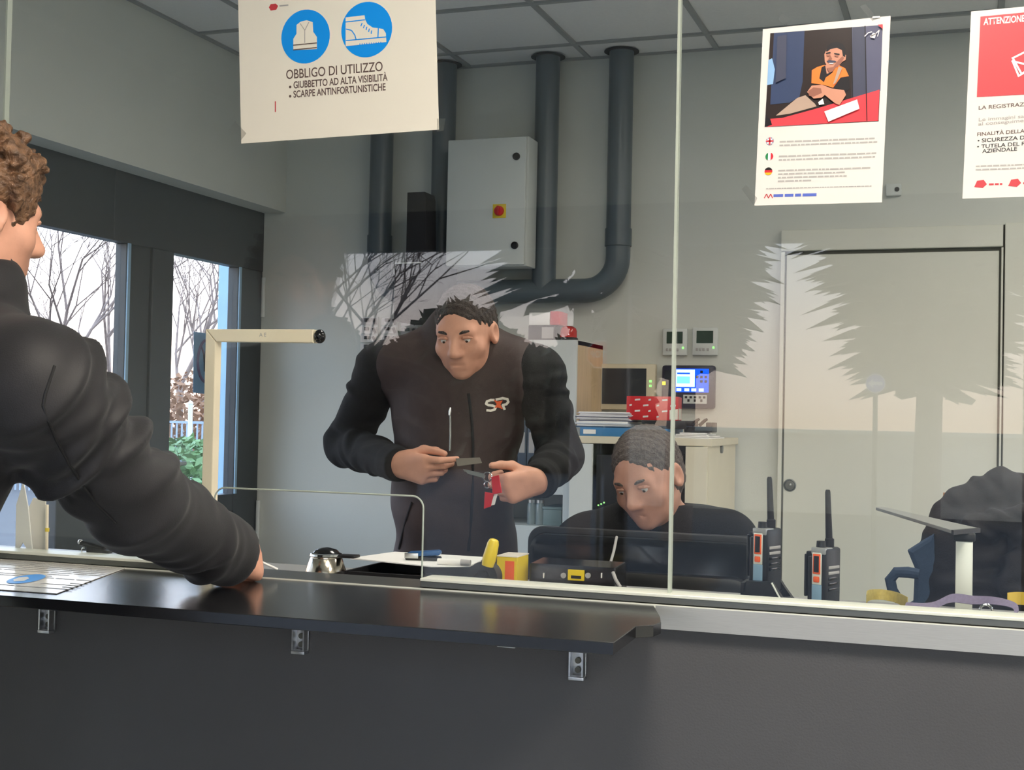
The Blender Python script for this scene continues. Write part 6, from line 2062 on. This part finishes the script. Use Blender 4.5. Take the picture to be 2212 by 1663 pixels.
# notice on the glazed door, seen from behind
nt = empty('door_notice', (XF - 0.042, atx(438, 785, XF).y, 1.4), 'blue translucent notice with a prohibition ring and black hand on the door pane', 'notice')
nq = [atx(x, y, XF - 0.040) for x, y in ((419, 716), (458, 722), (455, 852), (417, 848))]
MB().prism(nq, (-0.001, 0, 0)).build('sheet', mat('blue_backlit_paper', rgb(118, 156, 186), 0.6), nt, smooth=False)
nc = atx(446, 780, XF - 0.038)
ring_m = mat('plum_ink', rgb(104, 84, 116), 0.5)
MB().tube([nc + Vector((0, math.cos(2 * math.pi * i / 30) * 0.075, math.sin(2 * math.pi * i / 30) * 0.100)) for i in range(30)], 0.007, 6, True).build('prohibition_ring', ring_m, nt)
MB().cyl(nc + Vector((0, -0.05, 0.07)), nc + Vector((0, 0.05, -0.07)), 0.005, seg=6).build('prohibition_bar', ring_m, nt)
hm = MB()
hm.prism([nc + Vector((0.001, y, z)) for y, z in ((-0.02, -0.05), (0.02, -0.05), (0.025, 0.0), (-0.022, 0.0))], (-0.001, 0, 0))
for y, z in ((-0.02, 0.035), (-0.007, 0.048), (0.006, 0.046), (0.019, 0.034)):
    hm.cyl(nc + Vector((0, y * 0.9, -0.005)), nc + Vector((0, y * 1.2, z)), 0.005, seg=6)
hm.cyl(nc + Vector((0, 0.02, -0.03)), nc + Vector((0, 0.042, 0.0)), 0.005, seg=6)
hm.build('black_hand', M['ink_black'], nt)

# ================================================================== outside
def bare_tree(name, x, y, h, seed, label, group):
    rnd = random.Random(seed)
    root = empty(name, (x, y, -0.15), label, 'tree', group)
    v, f = [], []
    tv, tf = [], []

    def seg(V, F, a, b, ra, rb, n):
        t = (b - a).normalized()
        u = t.orthogonal().normalized()
        w_ = t.cross(u)
        k = len(V)
        for p_, r_ in ((a, ra), (b, rb)):
            for i in range(n):
                an = 2 * math.pi * i / n
                V.append(p_ + u * (r_ * math.cos(an)) + w_ * (r_ * math.sin(an)))
        for i in range(n):
            F.append((k + i, k + (i + 1) % n, k + n + (i + 1) % n, k + n + i))

    def grow(p, d, L, r, lev):
        q = p + d * L
        if lev == 0:
            seg(tv, tf, p, q, r, r * 0.75, 8)
        else:
            seg(v, f, p, q, r, r * 0.68, 4 if lev < 3 else 3)
        if lev >= 7:
            return
        for i in range(3 if lev in (0, 1, 2) else 2):
            e = Vector((rnd.uniform(-1, 1), rnd.uniform(-1, 1), rnd.uniform(-0.35, 0.7)))
            nd = (d * 0.95 + e * (0.75 if lev else 0.6)).normalized()
            grow(q if i < 2 else p + d * L * rnd.uniform(0.5, 0.9), nd, L * rnd.uniform(0.62, 0.85), max(r * 0.60, 0.0055), lev + 1)
    grow(Vector((x, y, -0.15)), Vector((rnd.uniform(-0.06, 0.06), rnd.uniform(-0.06, 0.06), 1)).normalized(), h * 0.24, h * 0.0085, 0)
    mesh_obj('trunk', tv, tf, M['bark'], root)
    mesh_obj('branches', v, f, M['bark'], root, kind='stuff')
    return root


def conifer(x, y, h, w, seed, label, skirt=0.12):
    rnd = random.Random(seed)
    root = empty('conifer_tree', (x, y, -0.15), label, 'tree', 'dark conifers before the lobby')
    MB().tube([(x, y, -0.15), (x, y, h * 0.5), (x, y, h)], [h * 0.018, h * 0.011, 0.01], 8).build('trunk', M['bark'], root)
    v, f = [], []
    for i in range(1500):
        t = rnd.random() ** 0.8
        z = h * (skirt + (1 - skirt) * t)
        L = w * (1 - t) ** 0.8 * rnd.uniform(0.55, 1.05) + 0.12
        a = rnd.uniform(0, 2 * math.pi)
        d = Vector((math.cos(a), math.sin(a), rnd.uniform(-0.42, -0.12)))
        s = Vector((-math.sin(a), math.cos(a), 0))
        p0 = Vector((x, y, z)) + d * (L * rnd.uniform(0.1, 0.5))
        p1 = Vector((x, y, z)) + d * L
        wd_ = rnd.uniform(0.10, 0.24)
        k = len(v)
        v += [p0, p0 + (p1 - p0) * 0.45 + s * wd_, p1, p0 + (p1 - p0) * 0.45 - s * wd_, p0 + (p1 - p0) * 0.5 + Vector((0, 0, 0.10))]
        f += [(k, k + 1, k + 4), (k + 1, k + 2, k + 4), (k + 2, k + 3, k + 4), (k + 3, k, k + 4)]
    mesh_obj('needles', v, f, M['needles'], root, smooth=False, kind='stuff')
    return root


def pine(x, y, h, w, seed, label, z0):
    """pine whose crown spreads widest high up and leaves the lower trunk bare"""
    rnd = random.Random(seed)
    root = empty('pine_tree', (x, y, -0.15), label, 'tree', 'dark conifers before the lobby')
    MB().tube([(x, y, -0.15), (x + 0.1, y, h * 0.5), (x, y, h)], [0.20, 0.13, 0.02], 8).build('trunk', M['bark'], root)
    v, f = [], []
    for i in range(2600):
        t = rnd.random()
        z = z0 + (h - z0) * t
        prof = min(1.0, 0.45 + 1.6 * t) * (1 - t) ** 0.35
        L = w * prof * rnd.uniform(0.6, 1.05) + 0.1
        a = rnd.uniform(0, 2 * math.pi)
        d = Vector((math.cos(a), math.sin(a), rnd.uniform(-0.35, 0.1)))
        s = Vector((-math.sin(a), math.cos(a), 0))
        p0 = Vector((x, y, z)) + d * (L * rnd.uniform(0.0, 0.6))
        p1 = Vector((x, y, z)) + d * L
        wd_ = rnd.uniform(0.10, 0.26)
        k = len(v)
        v += [p0, p0 + (p1 - p0) * 0.5 + s * wd_, p1, p0 + (p1 - p0) * 0.5 - s * wd_, p0 + (p1 - p0) * 0.5 + Vector((0, 0, 0.12))]
        f += [(k, k + 1, k + 4), (k + 1, k + 2, k + 4), (k + 2, k + 3, k + 4), (k + 3, k, k + 4)]
    mesh_obj('needles', v, f, M['needles'], root, smooth=False, kind='stuff')
    return root


def shrub(x, y, r, h, seed, label, m=None):
    rnd = random.Random(seed)
    root = empty('shrub', (x, y, -0.15), label, 'shrub', 'shrubs outside')
    v, f = [], []
    for i in range(2600):
        a, t = rnd.uniform(0, 2 * math.pi), rnd.random()
        rr = r * math.sqrt(rnd.random()) * (0.55 + 0.45 * math.sin(math.pi * min(1, t * 0.9 + 0.1)))
        p_ = Vector((x + rr * math.cos(a), y + rr * math.sin(a), -0.12 + h * t * (1 - 0.25 * (rr / r) ** 2)))
        d = Vector((rnd.uniform(-1, 1), rnd.uniform(-1, 1), rnd.uniform(-0.3, 1))).normalized() * rnd.uniform(0.03, 0.07)
        s = d.orthogonal().normalized() * d.length * 0.45
        k = len(v)
        v += [p_ - d, p_ + s, p_ + d, p_ - s]
        f.append((k, k + 1, k + 2, k + 3))
    mesh_obj('leaves', v, f, m or M['leaf'], root, smooth=False, kind='stuff')
    for i in range(3):
        a = 2.1 * i
        MB().tube([(x, y, -0.15), (x + 0.3 * r * math.cos(a), y + 0.3 * r * math.sin(a), h * 0.6)], [0.02, 0.01], 6).build('stem', M['bark'], root)
    return root


# seen through the left facade
pil = empty('blue_steel_post', (-4.6, 7.3, -0.15), 'pale blue steel post outside, right beside the glazed door', 'post')
pq0, pq1 = at(466, 800, 7.3).x, at(523, 800, 7.3).x
MB().box((pq0, 7.3, -0.15), (pq1 + 0.10, 7.6, 3.4), 0.01).build('post', M['blue_panel'], pil, smooth=False)
fc = empty('fence', at(300, 950, 19.0) * 1, 'low grey blue mesh fence beyond the left door', 'fence')
for i in range(90):
    x = -18.5 + i * 0.1
    MB().box((x, 19.0, -0.15), (x + 0.022, 19.02, 1.12)).build('fence_rod', M['fence'], fc, smooth=False)
for z in (0.15, 0.6, 1.10):
    MB().box((-18.5, 18.985, z), (-9.5, 19.0, z + 0.04)).build('fence_rail', M['fence'], fc, smooth=False)
pw = at(411, 900, 17.0)
wp = empty('white_post', (pw.x, 17, -0.15), 'thin white post in front of the low fence', 'post')
MB().cyl((pw.x, 17, -0.15), (pw.x, 17, 1.42), 0.035, seg=12).build('post', M['cabinet_white'], wp)
MB().sphere((pw.x, 17, 1.43), 0.04, seg=12).build('post_cap', M['cabinet_white'], wp)
pw = at(400, 1000, 9.0)
shrub(pw.x, 9.0, 0.55, 1.25, 1, 'green leafy shrub outside the glazed door, before the fence')
for px, Y, h, s, lab in ((385, 24, 8.5, 5, 'leafless tree straight beyond the glazed door pane'), (232, 30, 10, 12, 'leafless tree seen left of the dark door post'), (436, 52, 14, 8, 'tall leafless tree farthest beyond the glazed door'), (110, 17, 7, 33, 'leafless tree beyond the fence behind the customer'), (-10, 33, 11, 41, 'leafless tree at the left end of the row beyond the fence')):
    p = at(px, 900, Y)
    bare_tree('bare_tree', p.x, Y, h, s, lab, 'leafless trees beyond the left facade')
hedge_m = mat('rust_hedge_leaf', rgb(150, 112, 84), 0.8, var=0.3, scale=2)
rnd = random.Random(50)
v, f = [], []
for i in range(9000):
    p_ = Vector((rnd.uniform(-23, -13), 22.0 + rnd.uniform(-0.6, 0.6), 0))
    p_.z = -0.12 + 2.2 * rnd.random() ** 0.8 * (0.75 + 0.25 * math.sin(p_.x * 2.1))
    d = Vector((rnd.uniform(-1, 1), rnd.uniform(-1, 1), rnd.uniform(-0.3, 1))).normalized() * rnd.uniform(0.05, 0.11)
    q_ = d.orthogonal().normalized() * d.length * 0.45
    k = len(v)
    v += [p_ - d, p_ + q_, p_ + d, p_ - q_]
    f.append((k, k + 1, k + 2, k + 3))
tag(mesh_obj('hedge', v, f, hedge_m, None, smooth=False, kind='stuff'), 'long rust brown winter hedge behind the low fence', 'hedge')

# seen mirrored in the glass: street side of the lobby
random.seed(11)
for x, y, h, s, lab in ((-8.6, -13, 7.0, 61, 'leafless roadside tree nearest the lobby'), (-17.0, -26, 11, 62, 'leafless roadside tree farthest from the lobby'), (-9.4, -27, 9.5, 63, 'leafless roadside tree behind the slender conifer'), (-13.0, -15, 8, 64, 'leafless roadside tree at the far left of the street side')):
    bare_tree('bare_tree', x, y, h, s, lab, 'leafless trees on the street side')
conifer(-3.95, -9.0, 7.5, 1.25, 71, 'slender dark conifer with bare lower trunk, left in the street-side row', 0.36)
pine(-3.43, -11.5, 8.5, 1.6, 72, 'broad dark pine in the middle of the street-side row', 2.0)
pine(-0.6, -14.5, 9.5, 2.3, 73, 'broad dark pine at the right in the street-side row', 1.9)
v, f = [], []
rnd = random.Random(77)
for i in range(9000):
    p_ = Vector((rnd.uniform(-24, -8.0), -29.0 + rnd.uniform(-0.8, 0.8), 0))
    p_.z = -0.12 + 4.5 * rnd.random() ** 0.8 * (0.85 + 0.15 * math.sin(p_.x * 1.3))
    d = Vector((rnd.uniform(-1, 1), rnd.uniform(-1, 1), rnd.uniform(-0.3, 1))).normalized() * rnd.uniform(0.22, 0.42)
    q_ = d.orthogonal().normalized() * d.length * 0.7
    k = len(v)
    v += [p_ - d, p_ + q_, p_ + d, p_ - q_]
    f.append((k, k + 1, k + 2, k + 3))
tag(mesh_obj('hedge', v, f, mat('olive_hedge_leaf', rgb(92, 92, 68), 0.8, var=0.3, scale=2), None, smooth=False, kind='stuff'), 'tall olive hedge across the road on the street side', 'hedge')

# street signs
sp0 = at(1296, 765, 2 * GL + 4.0)
sx, sz, sy = sp0.x, sp0.z, -4.0
ss = empty('stop_sign', (sx, sy, -0.15), 'red octagonal STOP sign on a steel pole by the road', 'road sign')
MB().cyl((sx, sy - 0.03, -0.15), (sx, sy - 0.03, sz + 0.15), 0.016, seg=12).build('pole', M['alu_dull'], ss)
oct_ = lambda r_, y: [Vector((sx + r_ * math.cos(R(22.5 + 45 * i)), y, sz + r_ * math.sin(R(22.5 + 45 * i)))) for i in range(8)]
MB().prism(oct_(0.100, sy), (0, -0.012, 0)).build('sign_border', M['paper'], ss, smooth=False)
MB().prism(oct_(0.091, sy + 0.003), (0, -0.003, 0)).build('sign_face', M['red'], ss, smooth=False)
lettering('lettering', 'STOP', 0.06, (sx + 0.066, sy + 0.004, sz - 0.021), (-1, 0, 0), (0, 0, 1), M['paper'], ss, 0.002, 0.132)
bp0 = at(1891, 828, 12.0)
bx_, bz_, byy = bp0.x, bp0.z, 2 * GL - 12.0
bs = empty('arrow_sign', (bx_, byy, -0.15), 'round blue sign with white arrow on a pole by the road', 'road sign')
MB().cyl((bx_, byy - 0.03, -0.15), (bx_, byy - 0.03, bz_ + 0.08), 0.022, seg=12).build('pole', M['alu_dull'], bs)
MB().cyl((bx_, byy, bz_), (bx_, byy - 0.01, bz_), 0.085, seg=32).build('sign_border', M['paper'], bs)
MB().cyl((bx_, byy + 0.003, bz_), (bx_, byy, bz_), 0.079, seg=32).build('sign_face', mat('road_sign_blue', rgb(30, 88, 190), 0.4), bs)
MB().prism([(bx_ + x, byy + 0.0035, bz_ + z) for x, z in ((-0.062, 0), (-0.02, 0.040), (-0.02, 0.014), (0.062, 0.014), (0.062, -0.014), (-0.02, -0.014), (-0.02, -0.040))], (0, 0.002, 0)).build('sign_arrow', M['paper'], bs, smooth=False)
bw = empty('roadside_wall', (2, -17.5, -0.15), 'pale rendered wall across the road on the street side', 'wall')
MB().box((-6, -17.8, -0.15), (12, -17.5, 1.15)).build('wall_face', M['render_wall'], bw, smooth=False)
MB().box((-6.02, -17.85, 1.15), (12.02, -17.45, 1.22)).build('wall_coping', M['alu_white'], bw, smooth=False)
